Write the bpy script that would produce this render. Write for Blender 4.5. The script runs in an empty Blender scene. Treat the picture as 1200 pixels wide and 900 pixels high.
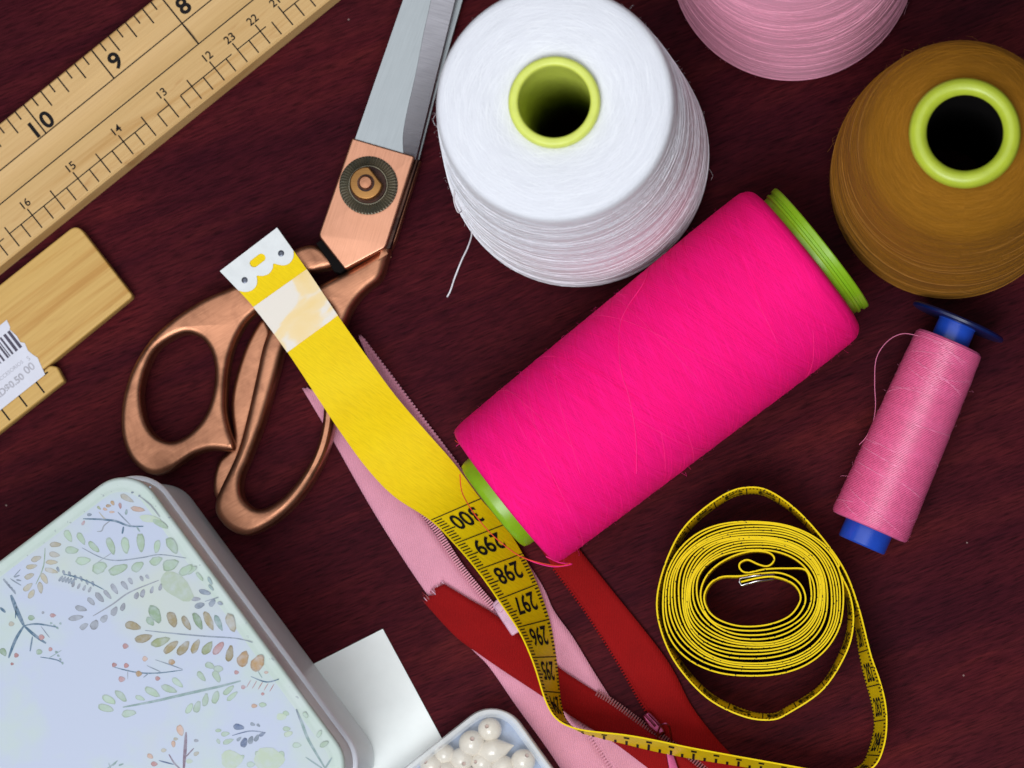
import bpy, bmesh, math, random
from mathutils import Vector, Matrix, Euler
random.seed(7)
S = bpy.context.scene
C = S.collection
R = math.radians

# ------------------------------------------------------------------ camera
FPX, HC = 4100.0, 1.0                      # focal length in 1200-px-wide pixels, camera height (m)
NADIR = (930.0, 760.0)                     # where a plumb line under the camera falls
cam_d = bpy.data.cameras.new('camera'); cam = bpy.data.objects.new('camera', cam_d); C.objects.link(cam)
cam_d.sensor_width = 36.0; cam_d.lens = 36.0 * FPX / 1200.0
cam_d.clip_start = 0.05; cam_d.clip_end = 20.0
down_cam = Vector(((NADIR[0] - 600) / FPX, (450 - NADIR[1]) / FPX, -1)).normalized()
CQ = down_cam.rotation_difference(Vector((0, 0, -1)))
CP = Vector((0.08, -0.075, HC))
cam.location = CP; cam.rotation_mode = 'QUATERNION'; cam.rotation_quaternion = CQ
cam_d.dof.use_dof = True; cam_d.dof.focus_distance = 0.965; cam_d.dof.aperture_fstop = 18.0
S.camera = cam

# ------------------------------------------------------------------ light
world = bpy.data.worlds.new('World'); S.world = world; world.use_nodes = True
bg = world.node_tree.nodes['Background']; bg.inputs[0].default_value = (0.80, 0.80, 1.0, 1); bg.inputs[1].default_value = 0.07
def area(name, loc, target, sx, sy, power, col):
    l = bpy.data.lights.new(name, 'AREA'); l.shape = 'RECTANGLE'; l.size = sx; l.size_y = sy; l.energy = power; l.color = col
    o = bpy.data.objects.new(name, l); C.objects.link(o); o.location = loc
    o.rotation_euler = (Vector(target) - Vector(loc)).to_track_quat('-Z', 'Y').to_euler(); return o
area('ceiling_bounce', (-0.2, 0.2, 1.9), (0, 0, 0), 2.5, 2.2, 20.0, (0.95, 0.98, 1.0))
area('key_light', (-0.12, -0.75, 1.40), (0, 0, 0), 0.9, 0.8, 16.5, (0.93, 0.97, 1.0))  # added key lamp, set where the tin does not shade the card
S.view_settings.view_transform = 'Standard'; S.view_settings.look = 'None'
S.view_settings.exposure = 0.25; S.view_settings.gamma = 1.0
S.cycles.max_bounces = 8; S.cycles.transparent_max_bounces = 12
S.cycles.use_denoising = True

# ------------------------------------------------------------------ helpers
def at(px, py, z=0.0):
    """photo pixel -> point of the place at height z (metres)"""
    d = CQ @ Vector(((px - 600) / FPX, (450 - py) / FPX, -1))
    return CP + d * ((HC - z) / -d.z)
MM = 0.001
def origin(o):
    v = Vector()
    while o is not None: v += o.location; o = o.parent
    return v
def tag(o, label=None, cat=None, group=None, kind=None):
    if label: o['label'] = label
    if cat: o['category'] = cat
    if group: o['group'] = group
    if kind: o['kind'] = kind
    return o
def thing(name, label, cat, loc=(0, 0, 0), rot=None, group=None):
    o = bpy.data.objects.new(name, None); C.objects.link(o); o.location = loc; o.empty_display_size = 0.01
    if rot: o.rotation_euler = rot
    return tag(o, label, cat, group)
def finish(me, smooth, sharp=40):
    if smooth:
        for p in me.polygons: p.use_smooth = True
        if sharp: me.set_sharp_from_angle(angle=R(sharp))
def part(name, geo, mat, parent=None, smooth=True, local=False, sharp=40):
    """geo: (verts, faces) or a mesh; world coordinates unless local"""
    if isinstance(geo, tuple):
        me = bpy.data.meshes.new(name); me.from_pydata([tuple(v) for v in geo[0]], [], geo[1]); me.update()
    else: me = geo; me.name = name
    if parent is not None and not local:
        off = origin(parent); me.transform(Matrix.Translation(-off))
    bm = bmesh.new(); bm.from_mesh(me); bmesh.ops.recalc_face_normals(bm, faces=bm.faces); bm.to_mesh(me); bm.free()
    finish(me, smooth, sharp)
    if mat: me.materials.clear(); me.materials.append(mat)
    o = bpy.data.objects.new(name, me); C.objects.link(o); o.parent = parent
    return o
def merge(*geos):
    V, F = [], []
    for v, f in geos:
        n = len(V); V += list(v); F += [tuple(i + n for i in q) for q in f]
    return V, F
def catmull(pts, n, closed=False):
    """pts: list of equal-length tuples; n samples per span"""
    P = [tuple(p) for p in pts]; m = len(P); out = []
    for i in range(m if closed else m - 1):
        if closed: a, b, c, d = P[i - 1], P[i], P[(i + 1) % m], P[(i + 2) % m]
        else: a, b, c, d = P[max(i - 1, 0)], P[i], P[i + 1], P[min(i + 2, m - 1)]
        for k in range(n):
            t = k / n
            out.append(tuple(0.5 * (2*q + (r - p)*t + (2*p - 5*q + 4*r - s)*t*t + (3*q - p - 3*r + s)*t**3) for p, q, r, s in zip(a, b, c, d)))
    if not closed: out.append(P[-1])
    return out
def tube(pts, rad, n=6, cap=True):
    pts = [Vector(p) for p in pts]; V, F = [], []
    up = Vector((0, 0, 1)); prev = None
    for i, p in enumerate(pts):
        t = (pts[min(i + 1, len(pts) - 1)] - pts[max(i - 1, 0)])
        t = t.normalized() if t.length > 1e-12 else Vector((1, 0, 0))
        if prev is None: prev = t.orthogonal().normalized()
        a = (prev - t * prev.dot(t))
        a = a.normalized() if a.length > 1e-9 else t.orthogonal().normalized()
        b = t.cross(a); prev = a
        r = rad(i / max(len(pts) - 1, 1)) if callable(rad) else rad
        for k in range(n):
            w = 2 * math.pi * k / n; V.append(p + (a * math.cos(w) + b * math.sin(w)) * r)
    for i in range(len(pts) - 1):
        for k in range(n):
            F.append((i*n + k, i*n + (k+1) % n, (i+1)*n + (k+1) % n, (i+1)*n + k))
    if cap: F.append(tuple(range(n))); F.append(tuple((len(pts)-1)*n + k for k in range(n)))
    return V, F
def lathe(profile, n=128, closed=False):
    """profile: (r, z) list revolved round z"""
    V, F = [], []; m = len(profile)
    for r, z in profile:
        for k in range(n):
            w = 2 * math.pi * k / n; V.append(Vector((r * math.cos(w), r * math.sin(w), z)))
    for i in range(m if closed else m - 1):
        j = (i + 1) % m
        for k in range(n): F.append((i*n + k, i*n + (k+1) % n, j*n + (k+1) % n, j*n + k))
    return V, F
def move(geo, M): return [M @ Vector(v) for v in geo[0]], geo[1]
def box(x0, x1, y0, y1, z0, z1):
    V = [Vector((x, y, z)) for z in (z0, z1) for x, y in ((x0, y0), (x1, y0), (x1, y1), (x0, y1))]
    return V, [(3, 2, 1, 0), (4, 5, 6, 7), (0, 1, 5, 4), (1, 2, 6, 5), (2, 3, 7, 6), (3, 0, 4, 7)]
def slab(outline, z0, z1, bevel=0.0, holes=(), res=3):
    """outline, holes: (x, y) loops in metres -> extruded mesh with rounded edges"""
    cu = bpy.data.curves.new('c', 'CURVE'); cu.dimensions = '2D'; cu.fill_mode = 'BOTH'
    cu.extrude = (z1 - z0) / 2 - bevel; cu.bevel_depth = bevel; cu.bevel_resolution = res; cu.offset = -bevel
    for loop in [outline] + list(holes):
        s = cu.splines.new('POLY'); s.points.add(len(loop) - 1)
        for i, p in enumerate(loop): s.points[i].co = (p[0], p[1], 0, 1)
        s.use_cyclic_u = True
    ob = bpy.data.objects.new('c', cu); me = bpy.data.meshes.new_from_object(ob)
    bpy.data.objects.remove(ob); bpy.data.curves.remove(cu)
    bm = bmesh.new(); bm.from_mesh(me); bmesh.ops.remove_doubles(bm, verts=bm.verts, dist=1e-6); bm.to_mesh(me); bm.free()
    me.transform(Matrix.Translation((0, 0, (z0 + z1) / 2))); me.materials.clear()
    return me
def pxloop(pts, z, n=0):
    if n: pts = catmull(pts, n, True)
    return [tuple(at(p[0], p[1], z)[:2]) for p in pts]
def text_geo(s, height, bold=0.0, width=1.0, align='CENTER'):
    cu = bpy.data.curves.new('t', 'FONT'); cu.body = s; cu.size = height / 0.69; cu.align_x = align; cu.offset = bold; cu.resolution_u = 4
    ob = bpy.data.objects.new('t', cu); me = bpy.data.meshes.new_from_object(ob)
    V = [Vector((v.co.x * width, v.co.y, 0)) for v in me.vertices]; F = [tuple(p.vertices) for p in me.polygons]
    bpy.data.objects.remove(ob); bpy.data.curves.remove(cu); bpy.data.meshes.remove(me)
    return V, F

# ------------------------------------------------------------------ materials
def newmat(name):
    m = bpy.data.materials.new(name); m.use_nodes = True; nt = m.node_tree
    return m, nt, nt.nodes['Principled BSDF']
def setp(b, **k):
    for n, v in k.items():
        n = n.replace('_', ' ')
        i = b.inputs[n]
        i.default_value = (*v, 1) if isinstance(v, tuple) and len(v) == 3 and i.type == 'RGBA' else v
def node(nt, t, **k):
    n = nt.nodes.new(t)
    for a, v in k.items(): setattr(n, a, v)
    return n
def math_n(nt, op, a, b=None):
    n = node(nt, 'ShaderNodeMath', operation=op)
    for i, v in enumerate((a, b)):
        if v is None: continue
        if isinstance(v, (int, float)): n.inputs[i].default_value = v
        else: nt.links.new(v, n.inputs[i])
    return n.outputs[0]
def noise(nt, vec, scale, detail=3, rough=0.55, dist=0.0):
    n = node(nt, 'ShaderNodeTexNoise'); n.inputs['Scale'].default_value = scale; n.inputs['Detail'].default_value = detail
    n.inputs['Roughness'].default_value = rough; n.inputs['Distortion'].default_value = dist
    if vec is not None: nt.links.new(vec, n.inputs['Vector'])
    return n.outputs['Fac']
def ramp(nt, fac, stops):
    n = node(nt, 'ShaderNodeValToRGB'); e = n.color_ramp.elements
    while len(e) < len(stops): e.new(0.5)
    for i, (p, c) in enumerate(stops): e[i].position = p; e[i].color = (*c, 1) if len(c) == 3 else c
    nt.links.new(fac, n.inputs[0]); return n.outputs[0]
def mixc(nt, fac, a, b, mode='MIX'):
    n = node(nt, 'ShaderNodeMix', data_type='RGBA', blend_type=mode)
    for s, v in ((0, fac), (6, a), (7, b)):
        if isinstance(v, (int, float)): n.inputs[s].default_value = v
        elif isinstance(v, tuple): n.inputs[s].default_value = (*v, 1)
        else: nt.links.new(v, n.inputs[s])
    return n.outputs[2]
def mapping(nt, rot=(0, 0, 0), scale=(1, 1, 1), out='Object', loc=(0, 0, 0)):
    t = node(nt, 'ShaderNodeTexCoord'); m = node(nt, 'ShaderNodeMapping')
    m.inputs['Rotation'].default_value = rot
    nt.links.new(t.outputs[out], m.inputs[0])
    k = node(nt, 'ShaderNodeMapping'); k.inputs['Scale'].default_value = scale; k.inputs['Location'].default_value = loc
    nt.links.new(m.outputs[0], k.inputs[0]); return k.outputs[0]
def bump(nt, b, h, strength, dist):
    n = node(nt, 'ShaderNodeBump'); n.inputs['Strength'].default_value = strength; n.inputs['Distance'].default_value = dist
    nt.links.new(h, n.inputs['Height']); nt.links.new(n.outputs[0], b.inputs['Normal'])
def plain(name, col, rough=0.5, var=0.12, vscale=300, bumpd=0.0, **k):
    m, nt, b = newmat(name); setp(b, Roughness=rough, **k)
    v = mapping(nt); f = noise(nt, v, vscale, 4)
    nt.links.new(ramp(nt, f, [(0.3, tuple(c * (1 - var) for c in col)), (0.7, tuple(min(1, c * (1 + var)) for c in col))]), b.inputs['Base Color'])
    if bumpd: bump(nt, b, noise(nt, v, vscale * 3, 3), 0.6, bumpd)
    return m

def wood_table():
    m, nt, b = newmat('mahogany_table'); setp(b, Specular_IOR_Level=0.03)
    g = R(-22)
    v1 = mapping(nt, (0, 0, g), (9, 90, 1)); f1 = noise(nt, v1, 1.0, 5, 0.6, 0.8)
    v2 = mapping(nt, (0, 0, g), (150, 1400, 1)); f2 = noise(nt, v2, 1.0, 3, 0.6, 0.3)
    v3 = mapping(nt, (0, 0, g), (14, 34, 1), loc=(3, 1, 0)); f3 = noise(nt, v3, 1.0, 3)
    v4 = mapping(nt, (0, 0, g), (230, 2300, 1), loc=(5, 2, 0)); f4 = noise(nt, v4, 1.0, 2)
    c1 = ramp(nt, f1, [(0.28, (0.034, 0.0032, 0.0074)), (0.5, (0.054, 0.0058, 0.0096)), (0.74, (0.078, 0.0104, 0.0120))])
    c3 = ramp(nt, f3, [(0.3, (0.6, 0.55, 0.8)), (0.52, (1, 1, 1)), (0.72, (1.5, 1.35, 1.1))])
    c = mixc(nt, 0.75, c1, c3, 'MULTIPLY')
    c2 = ramp(nt, f2, [(0.3, (0.45, 0.42, 0.5)), (0.55, (1, 1, 1)), (0.8, (1.35, 1.3, 1.25))])
    c = mixc(nt, 0.8, c, c2, 'MULTIPLY')
    pore = ramp(nt, f4, [(0.32, (0.2, 0.2, 0.25)), (0.45, (1, 1, 1)), (0.7, (1.35, 1.3, 1.3))])
    c = mixc(nt, 0.55, c, pore, 'MULTIPLY')
    # a few specks of lint and dust
    vs = mapping(nt, (0, 0, 0), (70, 70, 70)); vo = node(nt, 'ShaderNodeTexVoronoi'); vo.inputs['Scale'].default_value = 1.0; nt.links.new(vs, vo.inputs['Vector'])
    sp = math_n(nt, 'LESS_THAN', vo.outputs['Distance'], 0.022)
    c = mixc(nt, math_n(nt, 'MULTIPLY', sp, 0.6), c, (0.3, 0.22, 0.2))
    nt.links.new(c, b.inputs['Base Color'])
    rr = ramp(nt, f1, [(0.2, (0.42,)*3), (0.8, (0.6,)*3)]); nt.links.new(rr, b.inputs['Roughness'])
    h = math_n(nt, 'ADD', math_n(nt, 'MULTIPLY', f2, 0.7), math_n(nt, 'MULTIPLY', f4, 0.6))
    bump(nt, b, h, 0.35, 0.00025)
    return m
def pine(name, base, dark, seed, streak=1.0):
    m, nt, b = newmat(name); setp(b, Roughness=0.5, Specular_IOR_Level=0.35)
    v1 = mapping(nt, (0, 0, R(2)), (9, 160, 60), loc=(seed, seed * .7, 0)); f1 = noise(nt, v1, 1.0, 4, 0.55, 1.2)
    v2 = mapping(nt, (0, 0, 0), (40, 1500, 300), loc=(seed, 0, 0)); f2 = noise(nt, v2, 1.0, 2)
    v3 = mapping(nt, (0, 0, 0), (60, 240, 60), loc=(seed * 2, 0, 0)); f3 = noise(nt, v3, 1.0, 2, 0.5, 1.0)
    c = ramp(nt, f1, [(0.32, dark), (0.47, base), (0.62, base), (0.78, tuple(x * 1.08 for x in base))])
    c = mixc(nt, 0.5 * streak, c, ramp(nt, f2, [(0.3, (0.8, 0.72, 0.6)), (0.6, (1, 1, 1))]), 'MULTIPLY')
    c = mixc(nt, 0.6 * streak, c, ramp(nt, f3, [(0.24, (0.7, 0.52, 0.36)), (0.36, (1, 1, 1))]), 'MULTIPLY')
    nt.links.new(c, b.inputs['Base Color']); bump(nt, b, f2, 0.25, 0.0001)
    return m
def thread(name, col, light=None, pitch=4200, contrast=0.2, sheen=0.1, cross=0.0035, bd=0.00022):
    m, nt, b = newmat(name); setp(b, Roughness=0.85, Specular_IOR_Level=0.2, Sheen_Weight=sheen, Sheen_Roughness=0.6, Sheen_Tint=tuple(min(1, c + .25) for c in col))
    t = node(nt, 'ShaderNodeTexCoord'); s = node(nt, 'ShaderNodeSeparateXYZ'); nt.links.new(t.outputs['Object'], s.inputs[0])
    x, y, z = s.outputs
    ang = math_n(nt, 'ARCTAN2', x, y)
    r = math_n(nt, 'POWER', math_n(nt, 'ADD', math_n(nt, 'MULTIPLY', x, x), math_n(nt, 'MULTIPLY', y, y)), 0.5)
    p = math_n(nt, 'SUBTRACT', z, r)
    def strands(sl, aw, pw, det, off):
        q = math_n(nt, 'ADD', p, math_n(nt, 'MULTIPLY', ang, sl))
        cb = node(nt, 'ShaderNodeCombineXYZ'); nt.links.new(math_n(nt, 'MULTIPLY', ang, aw), cb.inputs[0]); nt.links.new(math_n(nt, 'MULTIPLY', q, pw), cb.inputs[1]); cb.inputs[2].default_value = off
        return noise(nt, cb.outputs[0], 1.0, det, 0.6)
    a = strands(cross, 2.2, pitch, 2, 0.0); c2 = strands(-cross, 2.0, pitch * 0.8, 2, 7.0); d = strands(cross * .4, 1.2, pitch / 9, 3, 3.0)
    fuzz = noise(nt, t.outputs['Object'], 900, 3)
    hh = math_n(nt, 'ADD', math_n(nt, 'MAXIMUM', a, c2), math_n(nt, 'ADD', math_n(nt, 'MULTIPLY', d, 0.3), math_n(nt, 'MULTIPLY', fuzz, 0.3)))
    lt = light or tuple(min(1.0, c * (1 + contrast) + 0.01) for c in col); dk = tuple(c * (1 - contrast) for c in col)
    c = ramp(nt, math_n(nt, 'MAXIMUM', a, c2), [(0.36, dk), (0.55, col), (0.75, lt)])
    c = mixc(nt, 0.4, c, ramp(nt, d, [(0.3, (1 - contrast,)*3), (0.6, (1, 1, 1))]), 'MULTIPLY')
    nt.links.new(c, b.inputs['Base Color']); bump(nt, b, hh, 0.7, bd)
    return m
def fabric(name, col, scale=900, rot=0.6, depth=0.0002, rough=0.8, var=0.2):
    m, nt, b = newmat(name); setp(b, Roughness=rough, Specular_IOR_Level=0.2, Sheen_Weight=0.25, Sheen_Roughness=0.5, Sheen_Tint=col)
    v = mapping(nt, (0, 0, rot), (scale, scale, scale))
    w = node(nt, 'ShaderNodeTexWave', wave_type='BANDS', bands_direction='DIAGONAL'); w.inputs['Scale'].default_value = 0.55; w.inputs['Distortion'].default_value = 1.5; w.inputs['Detail'].default_value = 1
    nt.links.new(v, w.inputs['Vector']); w2 = node(nt, 'ShaderNodeTexWave', wave_type='BANDS', bands_direction='X'); w2.inputs['Scale'].default_value = 0.8; w2.inputs['Distortion'].default_value = 2.0
    nt.links.new(v, w2.inputs['Vector'])
    h = math_n(nt, 'ADD', w.outputs['Fac'], math_n(nt, 'MULTIPLY', w2.outputs['Fac'], 0.8))
    big = noise(nt, mapping(nt), 120, 3)
    c = ramp(nt, math_n(nt, 'MULTIPLY', h, 0.55), [(0.15, tuple(x * (1 - var) for x in col)), (0.75, col)])
    c = mixc(nt, 0.5, c, ramp(nt, big, [(0.3, (0.85,)*3), (0.7, (1.1,)*3)]), 'MULTIPLY')
    nt.links.new(c, b.inputs['Base Color']); bump(nt, b, h, 0.6, depth)
    return m
def metal(name, col, rough, direction=0.0, brush=0.5, tarnish=(0.25, 0.12, 0.08), tarn=0.4, fine=1.0):
    m, nt, b = newmat(name); setp(b, Metallic=1.0)
    v = mapping(nt, (0, 0, direction), (110, 5200, 110)); f = noise(nt, v, fine, 3, 0.6)
    g = noise(nt, mapping(nt), 130, 5, 0.65, 0.6)
    c = ramp(nt, f, [(0.25, tuple(x * (1 - 0.35 * brush) for x in col)), (0.6, col)])
    c = mixc(nt, math_n(nt, 'MULTIPLY', ramp(nt, g, [(0.42, (0, 0, 0)), (0.72, (1, 1, 1))]), tarn), c, tarnish)
    nt.links.new(c, b.inputs['Base Color'])
    nt.links.new(ramp(nt, f, [(0.2, (rough + 0.12,)*3), (0.8, (rough - 0.06,)*3)]), b.inputs['Roughness'])
    bump(nt, b, f, 0.18 * brush + 0.02, 0.0001)
    return m

M = dict(
    table=wood_table(),
    pine=pine('pine_ruler', (0.60, 0.38, 0.155), (0.49, 0.27, 0.085), 1.3, 0.8),
    pine2=pine('pine_board', (0.60, 0.37, 0.11), (0.50, 0.26, 0.06), 5.1, 0.8),
    pineside=pine('pine_edge', (0.36, 0.22, 0.07), (0.26, 0.14, 0.04), 3.1),
    ink=plain('black_ink', (0.010, 0.009, 0.010), 0.7, Specular_IOR_Level=0.1), 
    fadedink=plain('brown_grey_ink', (0.06, 0.045, 0.03), 0.7, var=0.5, vscale=900),
    copper=metal('antiqued_copper', (0.45, 0.205, 0.118), 0.37, R(-30), 0.6, tarn=0.75, tarnish=(0.20, 0.085, 0.05)),
    copperflat=metal('brushed_copper', (0.60, 0.29, 0.185), 0.34, R(-72), 0.5, tarn=0.22, tarnish=(0.4, 0.18, 0.1)),
    copperdark=metal('dark_copper', (0.035, 0.022, 0.02), 0.45, 0, 0.5),  # near-black copper; on the pivot block's side it paints the shade
    steel=metal('satin_steel', (0.33, 0.355, 0.37), 0.34, R(-70), 0.25, tarn=0.12, tarnish=(0.4, 0.43, 0.45)),
    steelground=metal('ground_steel', (0.36, 0.35, 0.38), 0.3, R(15), 0.8, tarn=0.1, tarnish=(0.3, 0.28, 0.32)),
    washer=metal('green_patina_washer', (0.22, 0.19, 0.135), 0.5, 0, 0.6, tarnish=(0.10, 0.11, 0.09), tarn=0.7),
    brass=metal('old_brass', (0.30, 0.15, 0.05), 0.42, 0, 0.4, tarnish=(0.25, 0.12, 0.04)),
    black=plain('recess_shade_black', (0.006, 0.005, 0.005), 0.8, Specular_IOR_Level=0.05),  # near-black that paints shade into the neck gap and the core hole
    white_thread=thread('white_thread', (0.74, 0.745, 0.80), (0.84, 0.845, 0.88), contrast=0.1, sheen=0.12),
    pink_thread=thread('dusty_pink_thread', (0.80, 0.35, 0.48), contrast=0.10),
    brown_thread=thread('ochre_brown_thread', (0.25, 0.098, 0.002), contrast=0.3, sheen=0.03),
    magenta_thread=thread('hot_pink_thread', (0.92, 0.002, 0.185), (1.0, 0.006, 0.25), contrast=0.16, sheen=0.0, cross=0.006, bd=0.0002),
    rose_thread=thread('rose_thread', (0.66, 0.10, 0.26), (0.80, 0.22, 0.40), pitch=1900, contrast=0.25, sheen=0.08, cross=0.0012, bd=0.0005),
    white_strand=plain('white_strand', (0.85, 0.83, 0.88), 0.8), pink_strand=plain('pink_strand', (0.84, 0.40, 0.52), 0.8),
    brown_strand=plain('brown_strand', (0.29, 0.115, 0.006), 0.8), magenta_strand=plain('magenta_strand', (0.95, 0.012, 0.23), 0.8),
    rose_row=plain('rose_thread_rows', (0.74, 0.125, 0.29), 0.42, 0.12, 900, Specular_IOR_Level=0.65),
    red_strand=plain('orange_red_strand', (0.8, 0.06, 0.02), 0.8), rose_strand=plain('rose_strand', (0.75, 0.2, 0.36), 0.8),
    lime=plain('lime_plastic', (0.42, 0.50, 0.035), 0.35, 0.06, Subsurface_Weight=0.15, Subsurface_Radius=(0.003, 0.003, 0.001)),
    palelime=plain('pale_lime_plastic', (0.64, 0.70, 0.12), 0.4, 0.05, Subsurface_Weight=0.2, Subsurface_Radius=(0.003, 0.003, 0.001)),
    green=plain('green_plastic', (0.22, 0.42, 0.01), 0.32, 0.06),
    blue=plain('blue_plastic', (0.012, 0.06, 0.42), 0.3, 0.08), navy=plain('shaded_blue_plastic', (0.003, 0.010, 0.07), 0.3, 0.08),  # navy: blue plastic darkened to paint in the brown cone's shade
    tape=None, tapewhite=None, clip=plain('white_enamel_clip', (0.68, 0.70, 0.70), 0.35, 0.04),
    rivet=plain('dark_rivet', (0.10, 0.11, 0.14), 0.35, 0.3, Metallic=0.6),
    chrome=metal('chrome_clip', (0.75, 0.75, 0.74), 0.2, 0, 0.2, tarn=0.05),
    pink_zip=fabric('pink_zip_tape', (0.78, 0.33, 0.44), 1500, 0.95, 0.00014, var=0.18), pink_tooth=plain('pink_teeth', (0.66, 0.25, 0.33), 0.4),
    red_zip=fabric('red_zip_tape', (0.30, 0.002, 0.003), 1700, 0.75, 0.00014, var=0.25), red_tooth=plain('dark_red_teeth', (0.2, 0.004, 0.01), 0.4),
    stop=plain('pale_pink_plastic', (0.62, 0.36, 0.48), 0.3, 0.15, Subsurface_Weight=0.2, Subsurface_Radius=(0.002, 0.001, 0.001)),
    slider=metal('plum_metal', (0.32, 0.06, 0.13), 0.3, 0.3, 0.4, tarnish=(0.05, 0.01, 0.03)),
    tinside=plain('grey_white_tin', (0.74, 0.78, 0.80), 0.38, 0.04, 60), tinbead=plain('highlight_white_tin', (0.84, 0.86, 0.93), 0.3, 0.03),  # tinbead is lightened to paint in the rim highlight
    card=plain('white_card', (0.84, 0.87, 0.85), 0.75, 0.03, 120, 0.00006),
    cardcore=plain('cream_card_edge', (0.55, 0.50, 0.36), 0.8),
    sticker=plain('white_sticker', (0.62, 0.62, 0.70), 0.5, 0.03),
    stickertext=plain('grey_print', (0.38, 0.37, 0.42), 0.6), stickerbar=plain('barcode_print', (0.05, 0.04, 0.07), 0.6),
    pearl=plain('pearl', (0.72, 0.65, 0.54), 0.22, 0.05, 200, Coat_Weight=0.5, Coat_Roughness=0.1, Sheen_Weight=0.2),
    pearlhole=plain('pearl_hole', (0.45, 0.30, 0.24), 0.6),
    bluefloor=plain('blue_box_floor', (0.26, 0.33, 0.48), 0.5),
)
def tape_mat():
    m, nt, b = newmat('yellow_vinyl_tape'); setp(b, Roughness=0.45, Specular_IOR_Level=0.10)
    v = mapping(nt, (0, 0, R(35)), (300, 2600, 300)); f = noise(nt, v, 1, 2); g = noise(nt, mapping(nt), 60, 3)
    c = ramp(nt, g, [(0.3, (0.80, 0.55, 0.003)), (0.7, (0.84, 0.61, 0.005))])
    nt.links.new(mixc(nt, 0.6, c, ramp(nt, f, [(0.3, (0.82, 0.82, 0.75)), (0.6, (1, 1, 1))]), 'MULTIPLY'), b.inputs['Base Color'])
    bump(nt, b, f, 0.5, 0.00014); return m
M['tape'] = tape_mat()
def tapewhite_mat():
    m, nt, b = newmat('worn_cream_tape_end'); setp(b, Roughness=0.5)
    f = noise(nt, mapping(nt, (0, 0, R(35)), (90, 55, 50), loc=(0.35, 0.2, 0)), 1.0, 3, 0.5, 0.6)
    c = ramp(nt, f, [(0.44, (0.74, 0.68, 0.60)), (0.50, (0.80, 0.62, 0.34)), (0.66, (0.80, 0.58, 0.24))])
    nt.links.new(c, b.inputs['Base Color']); bump(nt, b, noise(nt, mapping(nt), 1500, 2), 0.3, 0.00008); return m
M['tapewhite'] = tapewhite_mat()
def tin_mat():
    """painted tin lid: pale blue-white ground with mint watercolour washes"""
    m, nt, b = newmat('painted_tin_lid'); setp(b, Roughness=0.34, Specular_IOR_Level=0.35)
    f = noise(nt, mapping(nt), 38, 4, 0.6); g = noise(nt, mapping(nt, loc=(2, 1, 0)), 90, 3); h = noise(nt, mapping(nt, loc=(0.4, 3, 0)), 26, 3)
    c = ramp(nt, f, [(0.47, (0.44, 0.485, 0.61)), (0.62, (0.45, 0.52, 0.54)), (0.76, (0.44, 0.53, 0.45))])
    c = mixc(nt, math_n(nt, 'MULTIPLY', ramp(nt, h, [(0.56, (0, 0, 0)), (0.75, (1, 1, 1))]), 0.5), c, (0.50, 0.55, 0.40))
    nt.links.new(c, b.inputs['Base Color']); return m
def border_mat():
    m, nt, b = newmat('mint_border_paint'); setp(b, Roughness=0.34)
    f = noise(nt, mapping(nt), 120, 4, 0.6); g = noise(nt, mapping(nt), 700, 2)
    c = ramp(nt, f, [(0.35, (0.50, 0.57, 0.55)), (0.65, (0.46, 0.55, 0.50))])
    c = mixc(nt, ramp(nt, g, [(0.67, (0, 0, 0)), (0.71, (0.8, 0.8, 0.8))]), c, (0.3, 0.34, 0.36))
    nt.links.new(c, b.inputs['Base Color']); return m
M['tinlid'] = tin_mat(); M['tinborder'] = border_mat()
def print_mat():
    m, nt, b = newmat('watercolour_print'); setp(b, Roughness=0.36)
    a = node(nt, 'ShaderNodeVertexColor', layer_name='Col'); f = noise(nt, mapping(nt), 420, 4, 0.6)
    nt.links.new(mixc(nt, ramp(nt, f, [(0.4, (0, 0, 0)), (0.75, (0.55,)*3)]), a.outputs[0], (0.44, 0.49, 0.58)), b.inputs['Base Color']); return m
M['print'] = print_mat()
def frost(name, col, alpha, rough):
    m, nt, b = newmat(name); setp(b, Base_Color=col, Roughness=rough, Specular_IOR_Level=0.4)
    t = node(nt, 'ShaderNodeBsdfTransparent'); mx = node(nt, 'ShaderNodeMixShader')
    f = noise(nt, mapping(nt), 200, 3)
    nt.links.new(ramp(nt, f, [(0.3, (alpha - .05,)*3), (0.7, (alpha + .05,)*3)]), mx.inputs[0])
    nt.links.new(t.outputs[0], mx.inputs[1]); nt.links.new(b.outputs[0], mx.inputs[2])
    nt.links.new(mx.outputs[0], nt.nodes['Material Output'].inputs[0]); return m
M['frost'] = frost('frosted_plastic', (0.86, 0.87, 0.86), 0.42, 0.4); M['clear'] = frost('clear_lid_plastic', (0.8, 0.82, 0.85), 0.13, 0.2)

# ------------------------------------------------------------------ table
tb = part('table', box(-0.8, 0.8, -0.7, 0.7, -0.03, 0.0), M['table'], None, smooth=False)
tag(tb, 'dark mahogany wooden table top with fine diagonal grain', 'table', kind='structure')

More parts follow.
